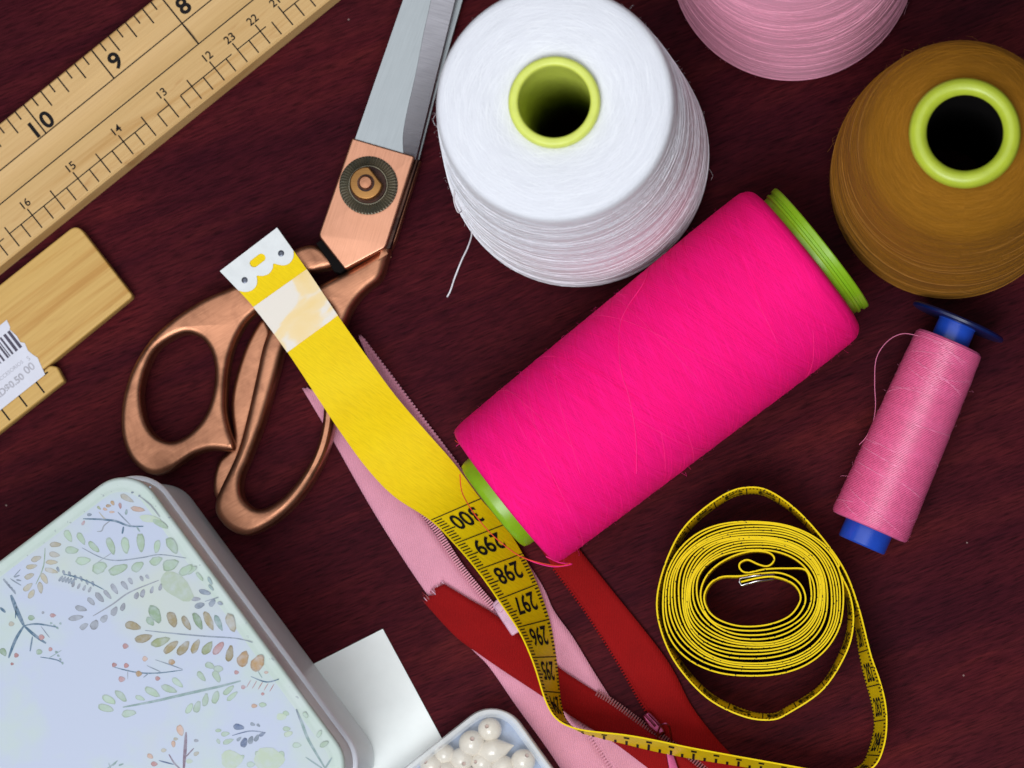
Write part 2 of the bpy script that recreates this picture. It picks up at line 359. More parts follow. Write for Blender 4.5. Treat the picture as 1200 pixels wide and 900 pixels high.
# ------------------------------------------------------------------ long ruler
def lines_geo(segs, z, w):
    """segs: ((x0,y0),(x1,y1)[,w]) -> thin flat quads"""
    V, F = [], []
    for s in segs:
        a, b = Vector(s[0]), Vector(s[1]); ww = s[2] if len(s) > 2 else w
        d = (b - a).normalized(); n = Vector((-d.y, d.x)) * ww / 2; k = len(V)
        V += [Vector((*(a + n), z)), Vector((*(a - n), z)), Vector((*(b - n), z)), Vector((*(b + n), z))]; F.append((k, k+1, k+2, k+3))
    return V, F
def place_text(s, h, x, y, z, rot=0.0, bold=0.0, width=1.0):
    return move(text_geo(s, h, bold, width), Matrix.Translation((x, y, z)) @ Matrix.Rotation(rot, 4, 'Z'))
RZ = 6 * MM
p10 = at(27.4, 122.6, RZ); ang = math.atan2(65.5, 81.5)
ruler = thing('wooden_ruler', 'long pale pine ruler with inch numbers 8 to 10, top left corner', 'ruler', (p10.x, p10.y, 0), (0, 0, ang))
# cross-section (v from the inch edge, z), with the shallow groove between the two long lines
prof = [(0, 0), (0, 5.6), (0.4, RZ/MM), (10.9, RZ/MM)]
prof += [(10.9 + 7.8 * t, RZ/MM - 0.55 * math.sin(math.pi * t)) for t in (0.15, 0.3, 0.45, 0.6, 0.75, 0.9)]
prof += [(18.7, RZ/MM), (32.3, RZ/MM), (32.9, 5.5), (33.6, 0)]
V, F = [], []; xs = [-110, 260]
for x in xs: V += [Vector((x * MM, -v * MM, z * MM)) for v, z in prof]
n = len(prof); F = [(i, (i+1) % n, n + (i+1) % n, n + i) for i in range(n)] + [tuple(range(n)), tuple(range(2*n - 1, n - 1, -1))]
part('ruler_body', (V, F), M['pine'], ruler, local=True, sharp=25)
zi = RZ + 0.00004
IN = 25.4
sg = []
for i in range(-4, 9):                                            # inch mark i inches to the right of "10"
    x0 = i * IN
    sg.append(((x0*MM, -0.1*MM), (x0*MM, -(18.7 if i == 2 else 10.9)*MM), 0.46*MM))
    for k in range(1, 8):
        x = x0 + k * IN / 8; L = 5.6 if k % 2 == 0 else 3.1
        sg.append(((x*MM, -0.15*MM), (x*MM, -L*MM), 0.44*MM))
sg += [((-110*MM, -10.9*MM), (260*MM, -10.9*MM), 0.36*MM), ((-110*MM, -18.7*MM), (260*MM, -18.7*MM), 0.36*MM)]
part('inch_marks', lines_geo(sg, zi, 0.3*MM), M['ink'], ruler, smooth=False, local=True)
for i in range(-4, 9):
    s = str(10 - i); x0 = i * IN
    if len(s) == 2:
        g = merge(place_text(s[0], 4.9*MM, (x0 - 2.2)*MM, -10.3*MM, zi, 0, 0.0002), place_text(s[1], 4.9*MM, (x0 + 2.6)*MM, -10.2*MM, zi, 0, 0.0002))
    elif 10 - i > 0: g = place_text(s, 4.9*MM, (x0 + 3.5)*MM, -9.4*MM, zi, 0, 0.0002)
    else: continue
    part('numeral', g, M['ink'], ruler, smooth=False, local=True)
# lower scale: ticks every 4.23 mm, "16" lies where the photograph has it
p16 = Matrix.Rotation(-ang, 4, 'Z') @ (at(40.4, 255.5, RZ) - Vector((p10.x, p10.y, 0)))
x16 = p16.x / MM; sp = 17.0 / 4; vb = 32.3; vl = vb - 5.1
sg = []
for k in range(-14, 60):
    x = x16 + k * sp; big = (k % 2 == 0)
    sg.append(((x*MM, -(vb - .4)*MM), (x*MM, -(vl - (2.4 if big else 0))*MM), 0.40*MM))
    if random.random() < 0.85: sg.append(((x*MM, -vl*MM), ((x + sp * (1 if random.random() < .8 else .5))*MM, -vl*MM), 0.34*MM))
part('pica_marks', lines_geo(sg, zi, 0.26*MM), M['ink'], ruler, smooth=False, local=True)
nums = [(16 - j, j * 4) for j in range(-2, 5)] + [(23 - j, 18 + 2*j) for j in range(0, 8)]
for num, k in nums:
    part('small_numeral', place_text(str(num), 2.35*MM, (x16 + k * sp + 0.3)*MM, -(vl - 2.9)*MM, zi, 0, 0.00005), M['ink'], ruler, smooth=False, local=True)

# ------------------------------------------------------------------ second ruler (end piece with price sticker)
BZ = 5 * MM
q0 = at(90, 262, BZ); q1 = at(156, 347, BZ)
dv = (q1 - q0); wv = dv.length; a2 = math.atan2(dv.y, dv.x) + math.pi / 2    # local x = along the board towards its end
r2 = thing('wooden_ruler', 'short end of a plain pine ruler with white barcode sticker', 'ruler', (q0.x, q0.y, 0), (0, 0, a2))
def corner_loop(pts, rads, n=6):
    out = []
    for i, p in enumerate(pts):
        p = Vector(p); a = (Vector(pts[i-1]) - p).normalized(); b = (Vector(pts[(i+1) % len(pts)]) - p).normalized(); r = rads[i]
        if r <= 0: out.append(tuple(p)); continue
        for k in range(n + 1):
            t = k / n; u = p + a * r * (1 - t)**2 + b * r * t**2
            out.append(tuple(u))
    return out
W = wv
ol = corner_loop([(-0.14, 0), (0, 0), (0, -W), (-0.0305, -W - 0.0004), (-0.14, -W - 0.0004)], [0, 0.003, 0.0012, 0, 0])
part('board', slab(ol, 0.0, BZ, 0.0006), M['pine2'], r2, local=True)
sl = corner_loop([(-0.14, -W - 0.0006), (-0.0315, -W - 0.0006), (-0.0300, -W - 0.0022), (-0.0308, -W - 0.0068), (-0.14, -W - 0.0068)], [0, 0.0005, 0.0006, 0.0006, 0])
part('marked_strip', slab(sl, 0.0, BZ - 0.0004, 0.0007), M['pine2'], r2, local=True)
zz = BZ - 0.0004 + 0.00004; sg = []
for k in range(8):
    x = -0.0375 - k * 0.0064
    sg.append(((x, -W - 0.0010), (x, -W - 0.0060), 0.0005))
sg.append(((-0.0345, -W - 0.0018), (-0.0330, -W - 0.0018), 0.0005))
part('strip_marks', lines_geo(sg, zz, 0.0004), M['ink'], r2, smooth=False, local=True)
# sticker with torn end
def loc2(px, py, z=BZ): return (Matrix.Rotation(-a2, 4, 'Z') @ (at(px, py, z) - Vector((q0.x, q0.y, 0))))
edge = [(8, 375), (12, 383), (11.5, 386), (20, 394), (24, 401), (29, 402), (33, 411), (39, 416), (44, 419), (48, 428), (53, 439)]
el = [loc2(*p) for p in edge]; lo = [(p.x, p.y) for p in el]
lo = [(-0.10, lo[0][1])] + lo + [(-0.10, lo[-1][1])]
st = part('price_sticker', slab(lo, BZ + 0.00005, BZ + 0.00022, 0.0), M['sticker'], r2, smooth=False, local=True)
zs = BZ + 0.00026
bars = []
x = loc2(20, 408).x; y0 = loc2(9, 389).y; y1 = loc2(23, 409).y
bx = loc2(15, 400).x + 0.0008
for k in range(26):
    w = random.choice([0.0003, 0.0003, 0.0006, 0.0009]); bars.append(((bx, y0), (bx, y1), w)); bx -= w + random.choice([0.0004, 0.0006, 0.0009])
part('barcode', lines_geo(bars, zs, 0.0004), M['stickerbar'], st, smooth=False, local=True)
def stext(s, h, px, py, m='stickertext', bold=0.0):
    p = loc2(px, py); part('print', place_text(s, h, p.x, p.y, zs, 0, bold), M[m], st, smooth=False, local=True)
stext('ACCESORIOS', 1.1*MM, 13, 437); stext('00', 2.3*MM, 37, 435, bold=0.00005); stext('RD$0.50', 2.0*MM, 13, 456, bold=0.00008); stext('S', 1.3*MM, 35, 422)

# ------------------------------------------------------------------ scissors
sc = thing('scissors', 'copper handled tailor scissors with steel blades lying on the table', 'scissors', tuple(at(380, 350, 0)))
Z = MM
def px_part(name, pts, z0, z1, bev, mat, parent, n=0, holes=(), sharp=40, hn=None):
    return part(name, slab(pxloop(pts, z1, n), z0, z1, bev, [pxloop(h, z1, hn if hn is not None else n) for h in holes]), mat, parent, sharp=sharp)
def shear(edge_a, edge_b, z_a, z_b, zbot, name, mat, parent):
    """blade strip between two edges of differing top height"""
    m = len(edge_a); V = []
    for (a, b) in zip(edge_a, edge_b):
        A = at(*a, z_a); B = at(*b, z_b); V += [A, B, Vector((B.x, B.y, zbot)), Vector((A.x, A.y, zbot))]
    F = []
    for i in range(m - 1):
        for k in range(4): F.append((i*4 + k, i*4 + (k+1) % 4, (i+1)*4 + (k+1) % 4, (i+1)*4 + k))
    F += [(0, 1, 2, 3), tuple((m-1)*4 + k for k in (3, 2, 1, 0))]
    return part(name, (V, F), mat, parent, smooth=False)
# lower piece: blade, ricasso, finger bow
shear([(455, 200), (480, 117), (513, 0), (565, -170)], [(489, 195), (510, 113), (542, 0), (585, -170)], 5.2*Z, 4.6*Z, 2.6*Z, 'lower_blade', M['steel'], sc)
px_part('lower_ricasso', [(425, 175), (491, 187), (459, 292), (446, 328), (415, 318)], 2*Z, 6.3*Z, 0.5*Z, M['copperdark'], sc)
px_part('lower_edge_strip', [(489.5, 188), (492.5, 188.5), (464, 280), (458.5, 293), (456.5, 291)], 3*Z, 7.0*Z, 0.3*Z, M['copper'], sc)
# finger bow: outer loop with the long hole
outer = [(455, 288), (452, 308), (446, 326), (432, 338), (420, 350), (409, 368), (402, 392), (397, 430), (393, 470), (388, 510), (376, 545), (357, 577), (333, 603), (308, 620), (286, 627), (266, 619), (253, 603), (251.5, 590), (256, 575), (267, 552), (280, 522), (290, 482), (299, 442), (310, 396), (328, 366), (356, 344), (384, 328), (404, 318), (430, 303)]
hole = [(333, 408), (324, 440), (309, 492), (293, 535), (283, 560), (284, 582), (297, 595), (313, 594), (333, 580), (353, 556), (368, 530), (376, 502), (379, 470), (381, 430), (384, 395), (386, 368), (374, 358), (352, 371)]
px_part('finger_bow', outer, 2*Z, 11*Z, 2.2*Z, M['copper'], sc, 4, [hole], 70)
px_part('finger_bow_flange', [(309, 372), (290, 400), (276, 440), (270, 475), (273, 510), (268, 528), (256, 540), (250, 560), (251, 580), (262, 584), (280, 540), (300, 470), (318, 400)], 1.8*Z, 6.5*Z, 1.4*Z, M['copper'], sc, 3, (), 70)
# upper piece: thumb bow, neck, block, blade
outer = [(386, 300), (374, 289), (357, 287), (330, 300), (300, 322), (270, 336), (238, 350), (205, 371), (175, 398), (154, 432), (143, 468), (141, 502), (148, 530), (162, 548), (179, 556), (196, 552), (212, 542), (228, 532), (246, 527), (262, 528), (271, 528), (273, 527), (274, 525), (273.5, 518), (268.5, 504), (264, 482), (264, 455), (267, 428), (274, 402), (287, 378), (304, 362), (328, 342), (352, 324), (372, 317), (388, 313), (394, 306)]
hole = [(212, 391), (230, 393), (243, 405), (250, 425), (250, 450), (245, 473), (235, 493), (219, 509), (201, 517), (184, 512), (172, 498), (166, 476), (166, 452), (173, 427), (186, 406)]
px_part('thumb_bow', outer, 2.5*Z, 11*Z, 1.8*Z, M['copper'], sc, 4, [hole], 70)
px_part('neck_gap_shade', [(370, 285), (378, 280), (405, 315), (399, 320), (391, 318), (383, 303)], 3*Z, 11.3*Z, 0.3*Z, M['black'], sc)  # solid black piece that paints the dark of the gap
blk = [(412.5, 161.5), (486, 183), (452, 290), (404, 315.5), (373, 276)]
px_part('pivot_block', corner_loop(blk, [2, 3, 4, 3, 5], 4), 6.6*Z, 13.2*Z, 0.55*Z, M['copperflat'], sc)
px_part('block_side_shade', [(487.5, 186), (490, 187), (457, 291), (452, 291.5)], 6.4*Z, 10.5*Z, 0.2*Z, M['copperdark'], sc)  # near-black strip painting the shade along the block's right side
fl = [(416, 167), (473, 0), (531, -170)]; 
bl = catmull([(473, 184), (472, 160), (477, 130), (487, 87), (505, 0), (550, -170)], 3)
lf = [(414 + (531 - 414) * t, 169 - 339 * t) for t in [max(0, min(1, (184 - p[1]) / 354)) for p in bl]]
shear([(l[0], l[1]) for l in lf], bl, 12.2*Z, 12.2*Z, 6.6*Z, 'upper_blade', M['steel'], sc)
br = [(487 + (575 - 487) * t, 187 - 357 * t) for t in [max(0, min(1, (184 - p[1]) / 354)) for p in bl]]
br = [(p[0] + 0.0, p[1]) for p in br]
shear([(p[0] + .3, p[1]) for p in bl], br, 12.2*Z, 10.8*Z, 6.6*Z, 'blade_bevel', M['steelground'], sc)
wc = at(432, 217.5, 13.2*Z)
def gear(r0, r1, r2, n, z0, z1):
    """knurled washer"""
    V, F = [], []
    N = n * 2
    for k in range(N):
        w = 2*math.pi*k/N; c, s = math.cos(w), math.sin(w); hz = z1 if k % 2 else z1 - 0.35*Z
        for r, z in ((r0, z1), (r1, z1), (r1 + .2*Z, hz - .1*Z), (r2 - .5*Z, hz - .2*Z), (r2, z1 - .7*Z), (r2, z0)): V.append(Vector((wc.x + r*c, wc.y + r*s, z)))
    for k in range(N):
        j = (k + 1) % N
        for i in range(5): F.append((k*6 + i, k*6 + i + 1, j*6 + i + 1, j*6 + i))
    return V, F
part('washer', gear(4.6*Z, 5.6*Z, 8.4*Z, 56, 13.1*Z, 14.6*Z), M['washer'], sc, smooth=False)
part('washer_seat', move(lathe([(5.4*Z, 14.55*Z), (5.2*Z, 14.9*Z), (0.0, 14.9*Z)], 48), Matrix.Translation((wc.x, wc.y, 0))), M['copperdark'], sc)
nutl = [(wc.x - .4*Z + 4.55*Z*math.cos(w) if abs(math.sin(w - .7)) < .82 else wc.x - .4*Z + 4.55*Z*math.cos(w), wc.y + max(-9, 4.55*Z*math.sin(w))) for w in [2*math.pi*k/40 for k in range(40)]]
def nut_loop():
    out = []; d = Vector((math.cos(R(38)), math.sin(R(38))))
    for k in range(64):
        w = 2*math.pi*k/64; p = Vector((math.cos(w), math.sin(w))) * 4.7*Z; t = p.dot(d); lim = 3.5*Z
        if t > lim: p -= d * (t - lim)
        out.append((wc.x - .2*Z + p.x, wc.y + .1*Z + p.y))
    return out
nt_ = part('nut', slab(nut_loop(), 14.8*Z, 18.2*Z, 0.5*Z), M['brass'], sc)
nc = Vector((wc.x - .2*Z, wc.y + .1*Z, 0))
part('screw_groove', move(lathe([(2.5*Z, 18.22*Z), (2.1*Z, 18.26*Z), (0.0, 18.26*Z)], 32), Matrix.Translation(nc)), M['copperdark'], nt_)
part('screw_end', move(lathe([(1.95*Z, 18.0*Z), (1.95*Z, 19.0*Z), (1.6*Z, 19.4*Z), (0.0, 19.5*Z)], 32), Matrix.Translation(nc)), M['copper'], nt_)

# ------------------------------------------------------------------ thread cones
def radius_at(prof, z):
    for (r0, z0), (r1, z1) in zip(prof, prof[1:]):
        if min(z0, z1) <= z <= max(z0, z1) and abs(z1 - z0) > 1e-9: return r0 + (r1 - r0) * (z - z0) / (z1 - z0)
    return prof[0][0]
def strands(prof, n, zlo, zhi, mat, root, rad=0.00013, slope=0.004, span=(0.8, 3.0), lift=0.0001, seed=1, zbias=1.0):
    rnd = random.Random(seed); gs = []
    for i in range(n):
        z = zlo + (zhi - zlo) * rnd.random() ** zbias; a0 = rnd.uniform(0, 2*math.pi); sp = rnd.uniform(*span); sl = rnd.choice((-1, 1)) * rnd.uniform(0.2, 1) * slope
        pts = []; k = max(8, int(sp * 12))
        for j in range(k + 1):
            t = j / k; zz = min(zhi, max(zlo, z + sl * sp * (t - .5))); r = radius_at(prof, zz) + lift * math.sin(math.pi * t) - rad * (1 if t in (0, 1) else 0.2)
            a = a0 + sp * t; pts.append((r * math.cos(a), r * math.sin(a), zz))
        gs.append(tube(pts, rad, 4, False))
    o = part('loose_winding', merge(*gs), mat, root, local=True); o['kind'] = 'stuff'; return o
def fuzz(prof, n, mat, root, zlo, zhi, length=0.0022, rad=0.00003, seed=2, top=None):
    rnd = random.Random(seed); gs = []
    for i in range(n):
        a = rnd.uniform(0, 2*math.pi)
        if top and rnd.random() < top[2]:
            r = math.sqrt(rnd.uniform(top[0]**2, radius_at(prof, zhi)**2)); z = top[1]; nrm = Vector((0, 0, 1))
            p = Vector((r*math.cos(a), r*math.sin(a), z))
        else:
            z = rnd.uniform(zlo, zhi); r = radius_at(prof, z); nrm = Vector((math.cos(a), math.sin(a), 0.1)); p = Vector((r*math.cos(a), r*math.sin(a), z))
        tan = Vector((rnd.uniform(-1, 1), rnd.uniform(-1, 1), rnd.uniform(-1, 1))); d = (nrm * rnd.uniform(.15, .7) + tan * .8).normalized(); L = length * rnd.uniform(.4, 1.3)
        q = p + d * L * .5 + nrm * L * .15; e = p + d * L + Vector((rnd.uniform(-1, 1), rnd.uniform(-1, 1), rnd.uniform(-1, 1))) * L * .35
        gs.append(tube([p - nrm * .0001, q, e], rad, 3, False))
    for i in range(n // 30):                                       # a few longer stray fibres
        a = rnd.uniform(0, 2*math.pi); z = rnd.uniform(zlo, zhi); r = radius_at(prof, z); p = Vector((r*math.cos(a), r*math.sin(a), z)); nrm = Vector((math.cos(a), math.sin(a), 0)); tn = Vector((-math.sin(a), math.cos(a), rnd.uniform(-.6, .6))) * rnd.choice((-1, 1))
        gs.append(tube([p, p + nrm*.0008 + tn*.001, p + nrm*rnd.uniform(.0008, .002) + tn*.0022, p + nrm*rnd.uniform(.0, .0016) + tn*.0036], 0.00003, 3, False))
    o = part('fuzz', merge(*gs), mat, root, local=True); o['kind'] = 'stuff'; return o
def smooth_profile(pts, n=5): return [(r*MM, z*MM) for r, z in catmull(pts, n)]

# white cone
b0 = at(680, 189, 0)
wcn = thing('thread_cone', 'large upright cone of white sewing thread with lime core', 'thread cone', (b0.x, b0.y, 0)); wcn.scale.z = 1.05
sp_ = smooth_profile([(32.5, 0.3), (36.2, 3), (37.3, 9), (37.0, 20), (35.4, 45), (33.2, 75), (31.2, 98), (30.8, 101.6)])
tp_ = [(r*MM, z*MM) for r, z in [(30.4, 103.0), (29.7, 103.7), (28.6, 104.0), (22, 104.3), (16, 104.1), (12.5, 103.4), (11.0, 103.0)]]
part('thread_winding', lathe(sp_ + tp_, 160), M['white_thread'], wcn, local=True, sharp=0)
part('core', lathe([(r*MM, z*MM) for r, z in [(14, 0.2), (11.0, 100), (11.9, 103.6), (11.9, 105.0), (11.5, 105.8), (11.0, 106.0), (9.9, 106.0), (9.5, 105.8), (9.3, 105.3), (9.3, 103), (9.2, 70), (8.6, 0.2)]], 96, True), M['palelime'], wcn, local=True, sharp=0)
strands(sp_, 420, 0.003, 0.100, M['white_thread'], wcn, 0.00007, 0.007, (0.5, 2.4), 0.00003, 31)
strands(sp_, 60, 0.006, 0.097, M['white_strand'], wcn, 0.00008, 0.006, (0.8, 3.2), 0.00008, 3, 1.6)
fuzz(sp_ + tp_, 900, M['white_strand'], wcn, 0.01, 0.101, 0.0011, 0.000014, 4, (0.012, 0.104, 0.35))
tail = [(535, 222, 60), (533, 236, 50), (538, 250, 42), (544, 244, 38), (541, 232, 40), (547, 258, 30), (553, 272, 16), (549, 288, 6), (541, 305, 1.2), (533, 325, .5), (528, 340, .4), (524, 348, .4)]
part('thread_tail', tube([at(p[0], p[1], p[2]*MM) * 1 for p in catmull(tail, 5)], 0.00022, 6), M['white_strand'], wcn)

# dusty pink cone, cut by the top of the frame
b1 = at(929, -40, 0)
pcn = thing('thread_cone', 'upright cone of dusty pink thread, cut off by the top edge', 'thread cone', (b1.x, b1.y, 0))
sp_ = smooth_profile([(29.5, 0.3), (33.4, 3), (34.7, 9), (34.4, 20), (32.5, 45), (30.2, 75), (28.2, 93), (27.2, 97)])
tp_ = [(r*MM, z*MM) for r, z in [(26.4, 98.6), (24.4, 99.6), (20, 100), (14, 99.4), (11, 99)]]
part('thread_winding', lathe(sp_ + tp_, 160), M['pink_thread'], pcn, local=True, sharp=0)
part('core', lathe([(r*MM, z*MM) for r, z in [(14, 0.2), (11.0, 97), (11.9, 99.6), (11.3, 102), (10.2, 102), (9.2, 100), (9.6, 70), (12.5, 0.2)]], 64, True), M['palelime'], pcn, local=True, sharp=0)
strands(sp_, 420, 0.003, 0.096, M['pink_thread'], pcn, 0.00007, 0.007, (0.5, 2.4), 0.00003, 32)
strands(sp_, 40, 0.004, 0.09, M['pink_strand'], pcn, 0.00008, 0.006, (0.6, 2.6), 0.0001, 5, 1.2)
fuzz(sp_, 500, M['pink_strand'], pcn, 0.003, 0.09, 0.001, 0.000013, 6)

# brown cone
b2 = at(1110, 218, 0)
bcn = thing('thread_cone', 'upright cone of ochre brown thread with bright lime core', 'thread cone', (b2.x, b2.y, 0)); bcn.scale.z = 1.10
sp_ = smooth_profile([(28.5, 0.3), (32.0, 3), (33.4, 9), (33.4, 18), (32.2, 40), (29.4, 62), (27.2, 77), (25.4, 83.5), (21.0, 88.0), (16.5, 90.6), (13.0, 91.4)])
part('thread_winding', lathe(sp_, 160), M['brown_thread'], bcn, local=True, sharp=0)
part('core', lathe([(r*MM, z*MM) for r, z in [(16, 0.2), (13.2, 90), (14.0, 92.2), (14.3, 94), (13.6, 95.6), (11.8, 96.2), (10.4, 95.6), (9.8, 94.4)]], 96), M['lime'], bcn, local=True, sharp=0)
part('core_inside', lathe([(r*MM, z*MM) for r, z in [(9.75, 94.4), (9.5, 92), (9.5, 60), (9.6, 30), (10.5, 0.4)]], 64), M['black'], bcn, local=True)  # inner wall of the lime core, coloured black for the hole's shade
strands(sp_, 600, 0.003, 0.0905, M['brown_thread'], bcn, 0.00008, 0.006, (0.4, 2.2), 0.00003, 33)
strands(sp_, 40, 0.004, 0.086, M['brown_strand'], bcn, 0.00010, 0.005, (0.6, 3.0), 0.00012, 7, 1.0)
fuzz(sp_, 900, M['brown_strand'], bcn, 0.003, 0.09, 0.001, 0.000013, 8)

# hot pink cone lying on its side: local z runs from the narrow end to the wide end
a0 = at(591, 583, 24*MM); a1 = at(946, 303, 26*MM); ax = (a1 - a0); Lm = ax.length
mcn = thing('thread_cone', 'hot pink thread cone lying on its side across the tape measure', 'thread cone', tuple(a0), ax.to_track_quat('Z', 'Y').to_euler())
l = Lm / MM
sp_ = [(r*MM, z*MM) for r, z in [(14.5, 0.6), (18, 0.2), (22.2, 0.0)]] + smooth_profile([(23.1, 0.5), (23.6, 1.6), (24.0, 6), (24.7, 30), (25.3, 60), (25.9, 85), (26.0, l - 6), (25.4, l - 2.4), (24.0, l - 0.6), (21.6, l + .1)]) + [(18*MM, (l + .2)*MM)]
part('thread_winding', lathe(sp_, 160), M['magenta_thread'], mcn, local=True, sharp=0)
part('narrow_core_end', lathe([(r*MM, z*MM) for r, z in [(14.9, 1.5), (14.7, -2.6), (14.2, -4.0), (13.2, -4.4), (12.4, -3.8), (12.2, 0), (12.6, 20)]], 96), M['green'], mcn, local=True, sharp=0)
rim = [(20.0, l - 1), (20.2, l + 1.6), (20.7, l + 1.9), (20.7, l + 2.5), (20.3, l + 2.7), (20.3, l + 3.4), (20.9, l + 3.6), (21.0, l + 5.0), (20.7, l + 5.3), (19.6, l + 5.3), (19.4, l + 5), (18.8, l - 10)]
part('wide_core_rim', lathe([(r*MM, z*MM) for r, z in rim], 128), M['green'], mcn, local=True, sharp=35)
strands(sp_, 900, 0.002, (l - 2)*MM, M['magenta_thread'], mcn, 0.00008, 0.011, (0.4, 2.2), 0.00003, 34)
strands(sp_, 30, 0.004, (l - 5)*MM, M['magenta_strand'], mcn, 0.00008, 0.012, (0.5, 2.2), 0.0001, 9)
fuzz(sp_, 900, M['magenta_strand'], mcn, 0.001, (l - 2)*MM, 0.001, 0.000012, 10)
inv = mcn.matrix_basis.inverted()
def surf(px, py, lift=0.0002):
    """point on the lying cone under a photo pixel"""
    o = at(px, py, 0.2); d = (at(px, py, 0.0) - o).normalized(); t = 0
    for i in range(400):
        p = inv @ (o + d * t); r = math.hypot(p.x, p.y); zc = min(max(p.z, .002), (l - 2)*MM); h = r - radius_at(sp_, zc)
        if h < lift: break
        t += max(h * .6, 0.00005)
    return o + d * t
def on_cone(name, px, rad, mat):
    pts = [inv @ surf(*p) for p in catmull(px, 6)]
    part(name, tube(pts, rad, 5), mat, mcn, local=True)
on_cone('stray_strand', [(764, 300), (755, 330), (735, 360), (726, 385), (727, 430), (737, 465), (745, 510), (746, 555)], 0.00012, M['magenta_strand'])
pull = [at(*p[:2], p[2]*MM) for p in catmull([(539, 556, 34), (541, 575, 30), (548, 590, 24), (558, 605, 20), (575, 625, 17), (595, 642, 15), (612, 653, 14), (635, 660, 15), (655, 663, 18), (668, 660, 22)], 5)]
part('loose_thread', [tube([inv @ p for p in pull], 0.00016, 5)][0], M['red_strand'], mcn, local=True)
pull = [at(*p[:2], p[2]*MM) for p in catmull([(610, 652, 13), (630, 660, 14), (650, 664, 15), (670, 661, 18), (655, 659, 21), (640, 652, 24)], 5)]
part('loose_thread', tube([inv @ p for p in pull], 0.0002, 5), M['magenta_strand'], mcn, local=True)
for kx in range(14):                                               # frayed ends round the narrow end
    t = random.random(); p = (531 + 122*t, 504 + 155*t); q = (p[0] + random.uniform(-9, 4), p[1] + random.uniform(-6, 6)); zq = 24 + random.uniform(-3, 3)
    g = tube([inv @ at(p[0] + 3, p[1], zq*MM), inv @ at((p[0]+q[0])/2 + random.uniform(-3, 3), (p[1]+q[1])/2 + random.uniform(-3, 3), zq*MM), inv @ at(q[0], q[1], zq*MM)], 0.00007, 4)
    part('frayed_end', g, M['red_strand' if kx % 3 == 0 else 'magenta_strand'], mcn, local=True)

# ------------------------------------------------------------------ small spool
s0 = at(1018, 619, 11.2*MM); s1 = at(1113, 400, 13.2*MM); ax = s1 - s0; l2 = ax.length / MM
spl = thing('thread_spool', 'small blue spool of rose pink thread lying at the right', 'thread spool', tuple(s0), ax.to_track_quat('Z', 'Y').to_euler())
sp2 = [(r*MM, z*MM) for r, z in [(6.5, .6), (9.6, 0.2)]] + smooth_profile([(10.9, 0.4), (11.3, 2), (11.1, 8), (10.7, 25), (10.2, 42), (9.8, l2 - 3), (9.4, l2 - .4), (8.6, l2)]) + [(6*MM, (l2 + .1)*MM)]
part('thread_winding', lathe(sp2, 128), M['rose_thread'], spl, local=True, sharp=0)
part('spool_core', lathe([(r*MM, z*MM) for r, z in [(5.0, -5.2), (6.6, -5.2), (7.0, -4.8), (7.0, 2), (5.5, 10), (5.5, l2 - 4), (5.4, l2 + 5.2), (5.9, l2 + 5.8), (4, l2 + 6), (4, -5.2)]], 64, True), M['blue'], spl, local=True, sharp=30)
part('spool_flange', lathe([(r*MM, z*MM) for r, z in [(5.2, l2 + 5.4), (12.8, l2 + 5.2), (13.6, l2 + 5.5), (13.7, l2 + 6.2), (13.2, l2 + 6.7), (5.2, l2 + 6.6)]], 96, True), M['navy'], spl, local=True, sharp=30)  # flange colour has the brown cone's shade put in
# visible rows of thread: a real helix
hel = []; rows = 128
for k in range(rows * 40):
    z = (0.6 + (l2 - 1.2) * k / (rows * 40)) * MM; a = 2*math.pi*k/40; r = radius_at(sp2, z) + 0.00002 + 0.00006 * math.sin(k * .011) * math.sin(k * .0037); hel.append((r*math.cos(a), r*math.sin(a), z))
o = part('wound_rows', tube(hel, 0.00022, 5), M['rose_row'], spl, local=True); o['kind'] = 'stuff'
strands(sp2, 40, 0.002, (l2 - 2)*MM, M['rose_strand'], spl, 0.00014, 0.004, (0.8, 2.6), 0.0002, 11)
fuzz(sp2, 300, M['rose_strand'], spl, 0.001, (l2 - 1)*MM, 0.0009, 0.000015, 12)
sinv = spl.matrix_basis.inverted()
lp = [(1078, 394, 19), (1058, 391, 17), (1040, 400, 14), (1027, 420, 12), (1025, 450, 11), (1026, 475, 11), (1023, 495, 12), (1015, 512, 14), (1007, 521, 15)]
part('loose_thread', tube([sinv @ at(p[0], p[1], p[2]*MM) for p in catmull(lp, 6)], 0.0001, 5), M['rose_strand'], spl, local=True)

